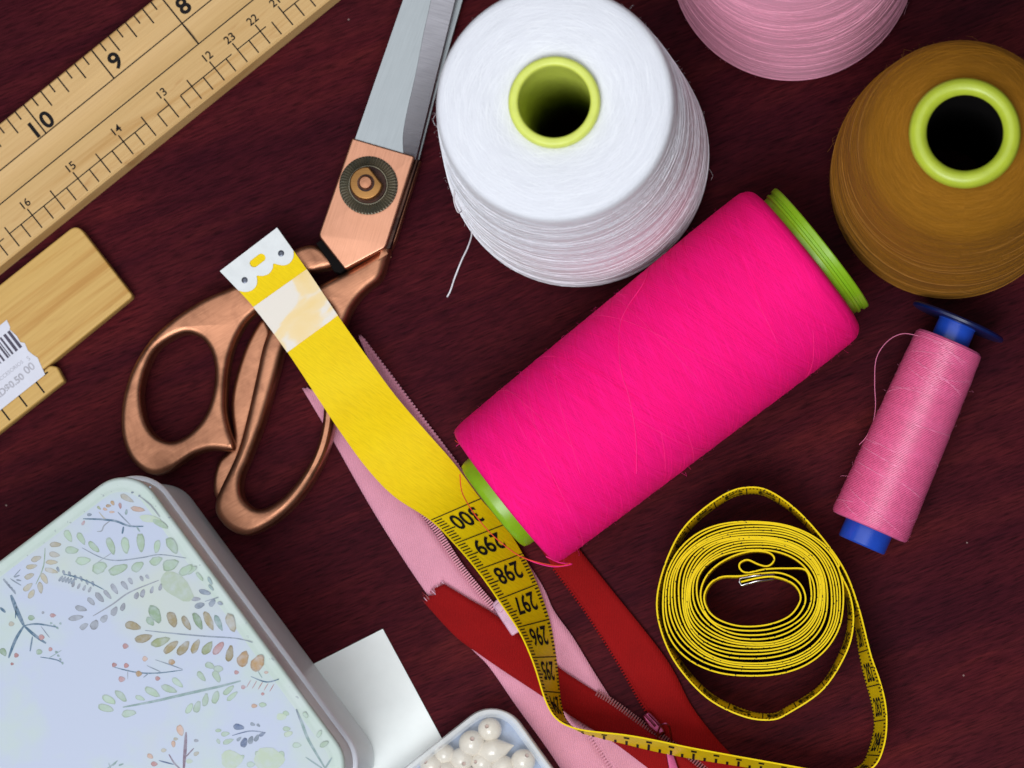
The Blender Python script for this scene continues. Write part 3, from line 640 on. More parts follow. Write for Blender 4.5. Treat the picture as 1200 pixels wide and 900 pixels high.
# ------------------------------------------------------------------ tape measure: one long ribbon
st = [  # left edge (px, py, z mm), right edge (px, py, z mm) from the end clip on
 (258, 318, 13.2, 325, 267, 13.2), (299, 362, 13.4, 361, 318, 13.4), (337, 413, 13.6, 396, 370, 13.4), (370, 463, 13.2, 430, 418, 12.4), (400, 508, 11.6, 462, 462, 8.5),
 (430, 549, 7.6, 497, 503, 5.2), (462, 582, 7.4, 532, 543, 4.0), (505, 610, 10.5, 563, 585, 3.2), (535, 640, 13.5, 592, 618, 3.0), (562, 672, 16.5, 614, 653, 3.0),
 (588, 709, 18.5, 632, 692, 3.2), (609, 741, 20, 645, 733, 3.4), (625, 777, 21.4, 652, 777, 3.5), (637, 815, 22, 656, 817, 3.5), (645, 833, 22.2, 660, 836, 3.5), (653, 843, 22.3, 665, 846, 3.5),
 (664, 850, 22.4, 672, 853, 3.5), (680, 855, 22.4, 684, 859, 3.5), (700, 858, 22.4, 700, 863.5, 3.5), (733, 861.5, 22.4, 733, 871.5, 3.5), (767, 867.5, 22.2, 766, 879.5, 3.5), (807, 876, 21.8, 806, 887.5, 3.2), (847, 883.5, 21, 846, 894, 2.6),
 (900, 893, 20, 899, 902, 0.8), (950, 902, 19.6, 949, 907, 0.4), (985, 908, 19.5, 984, 906, 0.3), (1010, 906, 19.5, 1003, 900, 0.3), (1027, 895, 19.5, 1013, 892, 0.3), (1036, 873, 19.5, 1020, 874, 0.3), (1039, 848, 19.5, 1025, 850, 0.3),
 (1037, 822, 19.5, 1022, 825, 0.3), (1030, 795, 19.5, 1015, 799, 0.3), (1020, 766, 19.5, 1008, 770, 0.3), (1005, 708, 19.5, 998, 712, 0.3), (985, 660, 19.5, 981, 665, 0.3), (944, 608, 19.5, 941.5, 613, 0.3),
 (908, 579, 19.5, 907, 586, 0.3), (880, 571, 19.5, 880, 578, 0.3), (848, 580, 19.5, 850, 587, 0.3), (806, 613, 19.5, 811, 618, 0.3), (783, 652, 19.5, 788, 655, 0.3), (770, 700, 19.5, 775, 702, 0.3), (775, 740, 19.5, 780, 738.5, 0.3),
 (794, 780, 19.5, 799, 776, 0.3), (829, 818, 19.5, 832, 812, 0.3), (870, 839, 19.5, 872, 832, 0.3), (903, 843.5, 19.5, 902.5, 837, 0.3), (925, 835, 19.5, 922, 829, 0.3), (965, 807, 19.5, 962, 802, 0.3), (992, 764, 19.5, 986, 761, 0.3), (1000, 729, 19.5, 994, 728, 0.3), (996, 697, 19.5, 991, 698, 0.3), (983, 668, 19.5, 979, 671, 0.3)]
def upright(px, py, lean=0.016): return (px, py, 19.5, px + (NADIR[0] - px) * lean, py + (NADIR[1] - py) * lean, 0.3)
n_flat = len(st)
turns = 13; rnd = random.Random(21); steps = 20
jit = [0.0] + [rnd.uniform(-0.42, 0.42) for _ in range(turns)] + [0.0]
for k in range(3, int(turns * steps) + 3):
    tt = k / steps; i = int(tt); f = tt - i
    u = (tt + jit[min(i, turns)] * (1 - f) + jit[min(i + 1, turns)] * f) / turns; u = max(0, min(1, u))
    phi = R(25) + 2 * math.pi * tt * 1.0 - R(54)
    cx = 883 + 1.5*u; cy = 703 - 9*u; a_ = 107 - 41*u; b_ = 92 - 43*u
    w = 2.35 - 0.1*u                                             # slightly squarish oval
    cth, sth = math.cos(phi), math.sin(phi)
    x_ = math.copysign(abs(cth) ** (2/w), cth); y_ = math.copysign(abs(sth) ** (2/w), sth)
    st.append(upright(cx + a_*x_ + 1.3*math.sin(3*phi + tt*.7), cy - b_*y_ + 1.0*math.sin(2*phi + tt*.9)))
ph_end = len(st)
for p in [(944, 668), (922, 666), (897, 667), (876, 671), (867.5, 667), (867, 660), (876, 656), (888, 661), (898, 663.5), (905, 660), (907, 653), (899, 647), (880, 646), (858, 652), (838, 664), (825, 680), (821, 700), (829, 722), (846, 734), (872, 739), (903, 737), (930, 726), (943, 708), (942, 692), (932, 679), (914, 671.5), (892, 672), (868, 675), (846, 676), (832, 684), (825, 700), (831, 717), (846, 728), (870, 734), (900, 732), (925, 722), (937.5, 705), (936, 692), (926, 682), (908, 676), (890, 677), (868, 682)]:
    st.append(upright(*p))
# dense samples
D = []
for i, s in enumerate(catmull(st, 6)): D.append((at(s[0], s[1], s[2]*MM), at(s[3], s[4], s[5]*MM)))
SL = [0.0]
for i in range(1, len(D)):
    SL.append(SL[-1] + (((D[i][0] + D[i][1]) - (D[i-1][0] + D[i-1][1])) / 2).length)
import bisect
def rib(s, t, off=0.0):
    """point on the ribbon: s metres along, t across (0 = left edge), off along the numbered face's normal"""
    i = max(0, min(len(SL) - 2, bisect.bisect_right(SL, s) - 1)); f = (s - SL[i]) / max(SL[i+1] - SL[i], 1e-9)
    Lp = D[i][0].lerp(D[i+1][0], f); Rp = D[i][1].lerp(D[i+1][1], f)
    tg = ((D[i+1][0] + D[i+1][1]) - (D[i][0] + D[i][1])).normalized(); ac = (Rp - Lp)
    nrm = tg.cross(ac).normalized()
    return Lp + ac * t + nrm * off
tp = thing('tape_measure', 'yellow vinyl tape measure, end laid flat and the rest coiled on edge', 'tape measure', tuple(at(880, 700, 0)))
def ribbon(s0, s1, th=0.00043, extra=(), offs=0.0, t0=0.0, t1=1.0):
    ss = [s0] + [s for s in SL if s0 < s < s1] + [s1]; V, F = [], []
    for s in ss:
        for t, o in ((t0, th/2), (t1, th/2), (t1, -th/2), (t0, -th/2)): V.append(rib(s, t, o + offs))
    for i in range(len(ss) - 1):
        for k in range(4): F.append((i*4 + k, i*4 + (k+1) % 4, (i+1)*4 + (k+1) % 4, (i+1)*4 + k))
    F += [(0, 1, 2, 3), tuple((len(ss)-1)*4 + k for k in (3, 2, 1, 0))]
    return V, F
def s_at(idx): return SL[min(idx * 6, len(SL) - 1)]
sW0 = s_at(0) + 0.0145; sW1 = s_at(2)
band = part('tape_band', ribbon(s_at(0) + 0.002, SL[-1]), M['tape'], tp, sharp=50)
part('cream_end_patch', ribbon(sW0, sW1, 0.00016, offs=0.00036, t0=-0.004, t1=1.004), M['tapewhite'], tp, sharp=50)
# metal end clip with scalloped edge, slot and rivets
Lc = (D[0][0] - D[0][1]).length
def clip_pt(u, v, off):   # u mm along the tape, v mm across from the left edge
    return rib(u*MM, v*MM / Lc, off)
lw = Lc / MM
sc_edge = [(8.6, 0.0), (10.2, 1.2), (11.0, 3.0), (10.6, 5.0), (9.2, 6.3)] + [(8.2, 7.0), (9.3, 8.2), (9.9, 10.0), (9.3, 11.9), (8.2, 13.0)] + [(9.2, 13.8), (10.6, 15.2), (11.0, 17.0), (10.2, 18.9), (8.6, 20.0)]
sc_edge = [(u * 0.93, v * lw / 20) for u, v in sc_edge]
ol = catmull(sc_edge, 3) + [(0.0, lw), (0.0, 0.0)]
slot = [(4.2 + 1.25*math.cos(w), lw/2 + (1.9 if math.sin(w) > 0 else -1.9) * 0.7 + 1.25*math.sin(w)) for w in [2*math.pi*k/20 for k in range(20)]]
def clip_mesh(off0, off1, with_slot=True):
    me = slab([(u, v) for u, v in ol], 0, 1, 0.0, [slot] if with_slot else [])
    for v in me.vertices: v.co = clip_pt(v.co.x, v.co.y, off1 if v.co.z > .5 else off0)
    return me
ec = part('end_clip', clip_mesh(0.0003, 0.0006), M['clip'], tp, smooth=False)
part('clip_underside', clip_mesh(-0.0006, -0.0003), M['clip'], ec, smooth=False)
for v in (0.17, 0.83):
    c = clip_pt(6.6, lw * v, 0.0)
    part('rivet', move(lathe([(0.85*MM, 0.0005), (0.9*MM, 0.00075), (0.5*MM, 0.0009), (0.45*MM, 0.0007), (0, 0.0007)], 24), Matrix.Translation(c)), M['rivet'], ec)
# printing on the numbered face
s300 = s_at(7); OFF = 0.00032
def ink_line(s, t0, t1, w, n=4, side=1):
    V, F = [], []
    for k in range(n + 1):
        t = t0 + (t1 - t0) * k / n
        V += [rib(s - w/2, t, OFF*side), rib(s + w/2, t, OFF*side)]
    for k in range(n): F.append((2*k, 2*k+1, 2*k+3, 2*k+2))
    return V, F
s_in = s_at(n_flat)
cms = int((s_in - s300) / 0.01)
gs = []
for c in range(cms):
    s = s300 + c * 0.01
    gs.append(ink_line(s, 0.0, 1.0 if c > 1 else 1.0, 0.00030, 8))
    for k in range(1, 10): gs.append(ink_line(s + k*MM, 0.015, 0.235 if k == 5 else 0.165, 0.00036, 2))
    if c >= 2:
        for k in range(1, 10): gs.append(ink_line(s + k*MM, 0.985, 0.89, 0.00042, 2))
o = part('centimetre_marks', merge(*gs), M['ink'], tp, smooth=False); o['kind'] = 'stuff'
wtape = 0.0198
for c in range(cms):
    g = text_geo(str(300 - c), 5.1*MM, 0.00013, 1.0); s = s300 + c * 0.01
    V = [rib(s + 0.0014 + v.y, 0.52 - v.x / wtape, OFF) for v in g[0]]
    part('numeral', (V, g[1]), M['ink'], tp, smooth=False)
# marks on the reverse (inch) face along the edge-on stretch, and on the coil's rims
gs = []; s = s_at(17); k = 0
while s < s_at(26):
    gs.append(ink_line(s, 0.995, 0.42 if k % 4 == 2 else 0.55 if k % 2 == 0 else 0.66, 0.0007, 2, -1))
    if k % 2 == 0: gs.append(ink_line(s, 0.13, 0.30, 0.0016, 1, -1))
    s += 0.0032; k += 1
s = s_in
while s < SL[-1] - 0.002:
    gs.append(ink_line(s, 0.003, 0.12, 0.0005, 1, 1))
    if random.random() < 0.05: gs.append(ink_line(s, 0.001, 0.1, 0.0006, 1, -1))
    s += 0.0011
for k in range(260):                                           # ink showing on the rims of the turns
    s = random.uniform(s_at(28), SL[-1] - 0.01); h = random.uniform(0.0002, 0.0005); a = 0.00022 * random.choice((-1, 1))
    gs.append(([rib(s, -0.004, -0.0001 + a*.6), rib(s + h, -0.004, -0.0001 + a*.6), rib(s + h, -0.004, 0.0001 + a), rib(s, -0.004, 0.0001 + a)], [(0, 1, 2, 3)]))
o = part('edge_marks', merge(*gs), M['ink'], tp, smooth=False); o['kind'] = 'stuff'
# the other metal end, folded over the inner end of the coil
sE = SL[-1]
V, F = [], []
cl = [(sE - 0.0095, 0.0006), (sE - 0.004, 0.0008), (sE + 0.0, 0.0010), (sE + 0.0004, 0.0), (sE - 0.0, -0.0010), (sE - 0.004, -0.0008), (sE - 0.0095, -0.0006)]
cp = []
for s, o in cl:
    b = rib(min(s, sE), 0.0, 0); ext = max(0, s - sE); tg = (rib(sE, 0, 0) - rib(sE - .001, 0, 0)).normalized(); nr = (rib(sE, 0, 1) - rib(sE, 0, 0)).normalized()
    cp.append((rib(min(s, sE), -0.03, o) + tg * ext, rib(min(s, sE), 0.97, o) + tg * ext))
for a, b in cp: V += [a, b]
F = [(2*i, 2*i+1, 2*i+3, 2*i+2) for i in range(len(cp) - 1)]
ie = part('inner_end_clip', (V, F), M['chrome'], tp)
md = ie.modifiers.new('thickness', 'SOLIDIFY'); md.thickness = 0.0004; md.offset = 0

# ------------------------------------------------------------------ zippers
def strip(name, left, right, mat, parent, th=0.0006, n=6, fray=(0, 0), sharp=60):
    """cloth strip between two edges given as (px, py, z mm)"""
    A = catmull(left, n); B = catmull(right, n); m = len(A); K = 6; V, F = [], []
    rn = random.Random(len(left) * 13 + 5)
    for i in range(m):
        a = at(A[i][0], A[i][1], A[i][2]*MM); b = at(B[i][0], B[i][1], B[i][2]*MM)
        tg = Vector((0, 0, 0))
        for k in range(K + 1):
            p = a.lerp(b, k / K)
            if (i == 0 and fray[0]) or (i == m - 1 and fray[1]):
                j = 1 if i == 0 else m - 2; q = at(A[j][0], A[j][1], A[j][2]*MM).lerp(at(B[j][0], B[j][1], B[j][2]*MM), k / K)
                p = p + (p - q).normalized() * rn.uniform(-1, 1) * 0.0009
            p.z += 0.00012 * math.sin(i * .5 + k)
            V.append(p + Vector((0, 0, th/2)))
    for i in range(m - 1):
        for k in range(K): F.append((i*(K+1) + k, i*(K+1) + k + 1, (i+1)*(K+1) + k + 1, (i+1)*(K+1) + k))
    o = part(name, (V, F), mat, parent, sharp=sharp)
    md = o.modifiers.new('thickness', 'SOLIDIFY'); md.thickness = th; md.offset = 0
    return o
def teeth(name, line, mat, parent, pitch=0.00075, size=(0.0019, 0.0004, 0.0009), side=0):
    P = [at(p[0], p[1], p[2]*MM) for p in catmull(line, 12)]; gs = []; acc = 0; s = 0
    for i in range(len(P) - 1):
        d = P[i+1] - P[i]; L = d.length
        if L < 1e-9: continue
        u = d / L; n = Vector((-u.y, u.x, 0)).normalized()
        while acc < L:
            c = P[i] + u * acc + n * side * size[0] * .3; Mx = Matrix(((u.x, n.x, 0, c.x), (u.y, n.y, 0, c.y), (u.z, 0, 1, c.z), (0, 0, 0, 1)))
            gs.append(move(box(-size[1]/2, size[1]/2, -size[0]/2, size[0]/2, -size[2]/2, size[2]/2), Mx)); acc += pitch
        acc -= L
    o = part(name, merge(*gs), mat, parent, smooth=False); o['kind'] = 'stuff'; return o
pz = thing('zipper', 'open dusty pink zipper running under the yellow tape', 'zipper', tuple(at(600, 740, 0)))
lz = .6
strip('zipper_tape', [(355, 456, lz), (392, 519, lz), (440, 603, lz), (499, 694, lz), (549, 756, lz), (573, 781, lz), (605, 827, lz), (637, 871, lz), (668, 917, lz), (700, 965, lz)],
      [(364, 455, lz), (414, 500, lz), (462, 560, lz), (538, 664, lz), (589, 726, lz), (613, 756, lz), (650.6, 806.6, lz), (686.5, 855, lz), (716.5, 898, lz), (747.5, 944, lz)], M['pink_zip'], pz, fray=(1, 0))
strip('zipper_tape', [(421, 396, lz), (448, 455, lz), (480, 500, lz), (530, 570, lz), (590, 690, lz), (603, 725, lz), (613.5, 757, lz), (651, 806.4, lz), (687, 855, lz), (717, 898, lz), (748, 944, lz)],
      [(425, 395, lz), (457, 438, lz), (495, 489, lz), (540, 548, lz), (627, 672, lz), (649, 715, lz), (671, 746, lz), (696, 787, lz), (721, 827, lz), (758, 890, lz), (795, 945, lz)], M['pink_zip'], pz, fray=(1, 0))
teeth('zipper_teeth', [(415, 500, 1.3), (463, 560, 1.3), (508, 616, 1.3), (541, 666, 1.3), (580, 714, 1.3)], M['pink_tooth'], pz)
teeth('zipper_teeth', [(426, 399, 1.1), (457, 440, 1.1), (495, 491, 1.1), (538, 548, 1.1)], M['pink_zip'], pz, 0.0011, (0.0012, 0.0005, 0.0007))
teeth('zipper_teeth', [(600, 738, 1.0), (615, 757, 1.0), (651, 807, 1.0), (687, 855, 1.0), (717, 898, 1.0), (748, 944, 1.0)], M['pink_zip'], pz, 0.0009, (0.0022, 0.0005, 0.0007))
for sgn in (-7, 7): teeth('stitch_line', [(620 + sgn, 757 - sgn*.7, 1.0), (651 + sgn, 807 - sgn*.7, 1.0), (687 + sgn, 855 - sgn*.7, 1.0), (717 + sgn, 898 - sgn*.7, 1.0), (748 + sgn, 944 - sgn*.7, 1.0)], M['pink_tooth'], pz, 0.0013, (0.0003, 0.0009, 0.0003))
# moulded bottom stop
px_part('zipper_stop', corner_loop([(576, 708), (587, 698), (605, 720), (612, 738), (600, 746), (588, 728)], [3]*6, 4), 0.8*Z, 3.0*Z, 0.6*Z, M['stop'], pz)
px_part('stop_ridge', corner_loop([(579, 711), (588, 702), (594, 710), (586, 719)], [2]*4, 3), 2.6*Z, 3.6*Z, 0.3*Z, M['stop'], pz)

rz_ = thing('zipper', 'open dark red zipper with frayed end and plum slider', 'zipper', tuple(at(760, 840, 0)))
strip('zipper_tape', [(520, 684, 2.0), (548, 701, 2.0), (580, 720, 2.0), (616, 750, 2.0), (652, 780, 2.0), (686, 803, 2.0), (720, 824, 1.7), (750, 846, 1.4), (775, 864, 1.2), (812, 893, 1.0), (850, 925, .9)],
      [(497, 706, 1.8), (532, 744, 1.8), (558, 764, 1.9), (590, 786, 2.0), (625, 809, 2.0), (660, 833, 2.0), (690, 852, 1.8), (722, 872, 1.6), (750, 893, 1.5), (785, 920, 1.2), (822, 950, 1.0)], M['red_zip'], rz_, fray=(1, 0))
strip('zipper_tape', [(618, 620, .8), (650, 667, .8), (685, 714, .8), (727, 780, .8), (755, 829, .8), (780, 862, .9), (816, 890, .9), (853, 922, .9)],
      [(655, 612, .8), (680, 645, .8), (716, 690, .8), (780, 771, .8), (808, 823, .8), (828, 851, .9), (853, 880, .9), (886, 910, .9)], M['red_zip'], rz_)
for k in range(16):                                            # frayed threads at the cut end
    t = random.random(); x, y = 520 - 23*t, 684 + 22*t; L = random.uniform(3, 9)
    part('frayed_end', tube([at(x + 3, y + 3, 2.1*Z), at(x - L*.4, y - L*.5, 2.6*Z), at(x - L*random.uniform(.3, .9), y - L*random.uniform(.4, 1.1), random.uniform(1.5, 3.2)*Z)], 0.00011, 4), M['stop' if k % 4 == 0 else 'red_tooth'], rz_)
teeth('zipper_teeth', [(700, 812, 2.4), (720, 824, 2.1), (750, 846, 1.8), (777, 864, 1.6), (814, 891.5, 1.4), (851, 923.5, 1.3)], M['red_tooth'], rz_, 0.0008, (0.0018, 0.0004, 0.0008))
teeth('zipper_teeth', [(650, 667, 1.2), (685, 714, 1.2), (727, 780, 1.2), (755, 829, 1.2), (780, 862, 1.3)], M['red_zip'], rz_, 0.0009, (0.0012, 0.0004, 0.0006))
sl_ = px_part('slider', corner_loop([(752, 839), (760, 833), (774, 847), (780, 858), (772, 863), (760, 853)], [2.5]*6, 4), 1.8*Z, 4.4*Z, 0.7*Z, M['slider'], rz_)
for dx in (0, 5): part('slider_ridge', tube([at(756 + dx*.9, 838 - dx*.3, 4.6*Z), at(763 + dx*.9, 845 - dx*.3, 5.0*Z), at(768 + dx, 851 - dx*.2, 4.6*Z)], 0.0004, 6), M['slider'], sl_)
ring = [(771, 868, 4.0), (771, 858, 6.0), (775, 850, 7.4), (780, 848, 7.8), (784, 851, 7.4), (786, 860, 6), (787, 870, 4.0), (788, 880, 2.6)]
pu = part('pull_loop', tube([at(p[0], p[1], p[2]*MM) for p in catmull(ring, 5)], 0.00028, 6), M['slider'], rz_)
px_part('pull_tab', corner_loop([(779, 876), (787, 876), (800, 915), (786, 915)], [2]*4, 3), 1.9*Z, 2.9*Z, 0.3*Z, M['slider'], rz_)

# ------------------------------------------------------------------ tin box
TZ = 62 * MM; LZ = 41 * MM
d1 = (at(405, 853, TZ) - at(205, 582, TZ)).normalized(); d1.z = 0; d1.normalize()   # long right side, pointing down the picture
d2 = Vector((d1.y, -d1.x, 0))                                                          # towards the left of the picture
if d2.x > 0: d2 = -d2
e0 = at(280, 713, TZ); t0 = at(60, 610, TZ)                                            # on right side / on upper side
c0 = e0 + d1 * (t0 - e0).dot(d1)                                                       # virtual top corner
LEN, DEP = 0.1055, 0.150
tin = thing('tin_box', 'pale mint painted tin box with printed leaves and berries', 'tin box', (c0.x, c0.y, 0))
def rr(inset, rad):
    rad = max(rad - 1.8*MM, 2*MM)
    pts = [c0 + d2*DEP - d2*inset + d1*inset, c0 + d2*inset + d1*inset, c0 + d1*(LEN - inset) + d2*inset, c0 + d1*(LEN - inset) + d2*(DEP - inset)]
    out = []
    for i, p in enumerate(pts):
        a = (pts[i-1] - p).normalized(); b = (pts[(i+1) % 4] - p).normalized(); cc = p + (a + b) * rad
        for k in range(13):
            t = math.pi/2 * k / 12; out.append(cc - b * rad * math.cos(t) - a * rad * math.sin(t)) if False else out.append(cc - b * rad * math.sin(math.pi/2 - t) * 1.0 - a * rad * math.sin(t)) 
    return out
def rr_loft(levels):
    """levels: (inset, radius, z) rings"""
    V, F = [], []; rings = [rr(i, r) for i, r, z in levels]; n = len(rings[0])
    for ring, (i, r, z) in zip(rings, levels):
        V += [Vector((p.x, p.y, z)) for p in ring]
    for j in range(len(levels) - 1):
        for k in range(n): F.append((j*n + k, j*n + (k+1) % n, (j+1)*n + (k+1) % n, (j+1)*n + k))
    return V, F, n
V, F, n = rr_loft([(.2*Z, 12*Z, .6*Z), (-.5*Z, 12.6*Z, 1.2*Z), (-.5*Z, 12.6*Z, 2.5*Z), (.3*Z, 12.2*Z, LZ - 6*Z), (1.0*Z, 11.4*Z, LZ + 2*Z)])
F.append(tuple(range(n))); part('tin_body', (V, F), M['tinside'], tin)
V, F, n = rr_loft([(1.1*Z, 11.5*Z, LZ), (-.4*Z, 12.8*Z, LZ + .2*Z), (-1.2*Z, 13.6*Z, LZ + 1.0*Z), (-1.1*Z, 13.5*Z, LZ + 1.9*Z), (-.5*Z, 13.0*Z, LZ + 2.5*Z), (.1*Z, 12.4*Z, LZ + 2.6*Z)])
lid = part('lid_bead', (V, F), M['tinbead'], tin, sharp=0)
V, F, n = rr_loft([(.1*Z, 12.4*Z, LZ + 2.3*Z), (.1*Z, 12.4*Z, TZ - 1.9*Z)]); part('lid_skirt', (V, F), M['tinside'], tin, sharp=0)
V, F, n = rr_loft([(.1*Z, 12.4*Z, TZ - 1.9*Z), (.2*Z, 12.3*Z, TZ - 1.0*Z), (.6*Z, 12*Z, TZ - .4*Z), (1.2*Z, 11.4*Z, TZ - .2*Z), (2.4*Z, 10.4*Z, TZ - .35*Z), (3.2*Z, 9.8*Z, TZ - .1*Z), (3.9*Z, 9.2*Z, TZ)])
part('lid_border', (V, F), M['tinborder'], tin, sharp=0)
V, F, n = rr_loft([(3.9*Z, 9.2*Z, TZ), (5.0*Z, 8.4*Z, TZ + .05*Z)]); F.append(tuple(range(n, 2*n)))
panel = part('lid_panel', (V, F), M['tinlid'], tin, sharp=0)
# printed sprigs (flat print lying on the panel); coordinates read in the 2.5x enlargement
PZ = TZ + 0.09*MM; layer = [0]
def A(x, y, dz=0.0): return at(x / 2.5, 540 + y / 2.5, PZ + dz)
cols0 = dict(mint=(0.42, 0.56, 0.41), tan=(0.47, 0.43, 0.33), blue=(0.05, 0.14, 0.24), slate=(0.21, 0.26, 0.34), grey=(0.30, 0.32, 0.38), brown=(0.34, 0.27, 0.13), olive=(0.31, 0.36, 0.18), orange=(0.45, 0.27, 0.11), rose=(0.46, 0.22, 0.22), green=(0.26, 0.38, 0.24), pale=(0.42, 0.55, 0.42), sage=(0.24, 0.36, 0.35), navy=(0.06, 0.11, 0.26), plum=(0.20, 0.12, 0.18), lime=(0.52, 0.62, 0.48), peach=(0.62, 0.40, 0.30))
cols = {k: tuple(x * 0.72 for x in v) for k, v in cols0.items()}
class Sprig:
    def __init__(s): s.V, s.F, s.K = [], [], []
    def leaf(s, cx, cy, L, W, ang, col, rim=True):
        layer[0] += 1; dz = (layer[0] % 9) * 0.000006; c, sn = math.cos(R(ang)), math.sin(R(ang)); base = cols[col]; j = random.uniform(.88, 1.12)
        ks = ((1.0, 0.80, 0.0), (0.80, 1.06, 0.000003)) if rim else ((1.0, 1.0, 0.0),)
        wob = [random.uniform(.92, 1.08) for _ in range(14)]
        for sc_, br, dd in ks:
            k0 = len(s.V)
            for k in range(14):
                w = 2*math.pi*k/14; u = L/2*math.cos(w)*sc_*wob[k]; v = W/2*math.sin(w)*sc_*(1 - .25*math.cos(w))*wob[k]
                s.V.append(A(cx + u*c - v*sn, cy + u*sn + v*c, dz + dd))
            s.F.append(tuple(range(k0, k0 + 14))); s.K.append(tuple(min(1, x*br*j) for x in base))
    def stem(s, pts, w, col, taper=True):
        layer[0] += 1; dz = (layer[0] % 9) * 0.000006; P = catmull(pts, 5); k0 = len(s.V); m = len(P)
        for i, p in enumerate(P):
            q = P[min(i+1, m-1)]; o = P[max(i-1, 0)]; d = Vector((q[0]-o[0], q[1]-o[1])); d = d.normalized() if d.length else Vector((1, 0)); h = w/2 * (1 - .55*abs(2*i/(m-1) - 1)**2 if taper else 1)
            s.V += [A(p[0] - d.y*h, p[1] + d.x*h, dz), A(p[0] + d.y*h, p[1] - d.x*h, dz)]
        for i in range(m - 1): s.F.append((k0 + 2*i, k0 + 2*i + 1, k0 + 2*i + 3, k0 + 2*i + 2)); s.K.append(cols[col])
    def done(s):
        me = bpy.data.meshes.new('printed_sprig'); me.from_pydata([tuple(v) for v in s.V], [], s.F); ca = me.color_attributes.new('Col', 'FLOAT_COLOR', 'CORNER')
        for p in me.polygons:
            for li in p.loop_indices: ca.data[li].color = (*s.K[p.index], 1)
        part('printed_sprig', me, M['print'], panel, smooth=False)
def sprig(stems, leaves):
    g = Sprig()
    for f in leaves: g.leaf(*f)
    for t in stems: g.stem(*t)
    g.done()
sprig([([(240, 255), (300, 285), (350, 292), (420, 283), (470, 275), (545, 285)], 3.2, 'slate'), ([(285, 298), (330, 268)], 2, 'grey')],
      [(x, y, L, W, a, 'mint') for x, y, L, W, a in [(200, 220, 40, 20, 60), (210, 262, 42, 22, 5), (238, 228, 40, 18, 60), (275, 253, 44, 18, 45), (325, 250, 52, 22, 70), (367, 248, 50, 24, 85), (412, 240, 56, 24, 85), (460, 252, 40, 18, 100), (505, 248, 56, 28, 60), (244, 293, 46, 24, -5), (292, 313, 46, 34, -25), (347, 318, 60, 28, -20), (403, 310, 40, 26, -35), (457, 293, 40, 24, -25), (500, 304, 52, 32, -20), (545, 320, 50, 24, -35)]])
sprig([([(132, 255), (127, 310), (105, 362)], 3.5, 'green')], [(x, y, L, W, a, 'tan') for x, y, L, W, a in [(163, 245, 34, 16, 0), (160, 275, 32, 16, 10), (152, 297, 36, 14, 0), (150, 322, 40, 14, 15), (130, 345, 36, 16, 60), (118, 372, 34, 16, 80), (92, 390, 30, 16, -60), (82, 370, 34, 16, -40), (86, 338, 32, 16, -25), (92, 310, 34, 14, -10), (106, 287, 32, 16, -20)]])
sprig([([(243, 170), (300, 172), (340, 177), (378, 191), (420, 192)], 6, 'blue'), ([(322, 176), (305, 190), (298, 205), (284, 207)], 4, 'grey'), ([(345, 150), (362, 168), (382, 188)], 4, 'slate'), ([(362, 193), (358, 214)], 6, 'blue'), ([(400, 193), (410, 208)], 5, 'sage'), ([(290, 150), (305, 168), (318, 174)], 4, 'tan')],
      [(262, 158, 14, 9, 0, 'slate'), (244, 182, 16, 8, -60, 'rose'), (352, 132, 18, 9, 80, 'rose'), (330, 124, 16, 10, 60, 'orange'), (318, 132, 16, 9, 0, 'orange'), (308, 142, 14, 8, 20, 'peach'), (328, 150, 16, 7, 0, 'peach'), (372, 110, 44, 16, 30, 'tan'), (404, 142, 42, 15, 10, 'peach'), (370, 150, 16, 8, -80, 'sage'), (290, 138, 14, 7, 40, 'olive'), (440, 170, 60, 22, 10, 'lime', False), (470, 185, 50, 18, 30, 'mint', False)])
sprig([([(410, 105), (440, 130), (468, 165)], 3, 'grey')], [(388, 93, 8, 5, 0, 'slate'), (408, 103, 7, 6, 0, 'slate'), (440, 77, 8, 5, 40, 'slate')])
sprig([([(185, 332), (220, 340), (260, 355), (305, 378)], 4, 'blue')], [(170 + 17*i, 318 + 7*i + (i % 2)*3, 17, 8, 70, 'slate') for i in range(7)] + [(178 + 9*i, 345 + 2*i, 20, 8, -55, 'slate') for i in range(5)] + [(215 + 16*i, 362 + 5*i, 18, 8, -65, 'grey') for i in range(4)])
sprig([([(272, 455), (330, 420), (380, 385), (465, 350)], 4.5, 'grey')], [(x, y, L, W, a, 'grey') for x, y, L, W, a in [(237, 433, 36, 16, 15), (223, 460, 46, 16, -8), (246, 485, 28, 16, -35), (277, 480, 32, 22, -60), (305, 462, 26, 18, -50), (335, 440, 30, 18, -60), (360, 428, 26, 14, -70), (267, 412, 30, 14, 45), (292, 400, 36, 16, 50), (315, 392, 34, 12, 50), (335, 375, 36, 14, 55), (365, 365, 30, 14, 55), (382, 352, 22, 12, 60), (415, 345, 18, 10, 60), (432, 340, 16, 9, 50), (400, 395, 22, 14, -70), (418, 388, 26, 14, -75), (445, 378, 22, 10, -75), (470, 370, 22, 10, -75), (495, 357, 14, 12, 0)]])
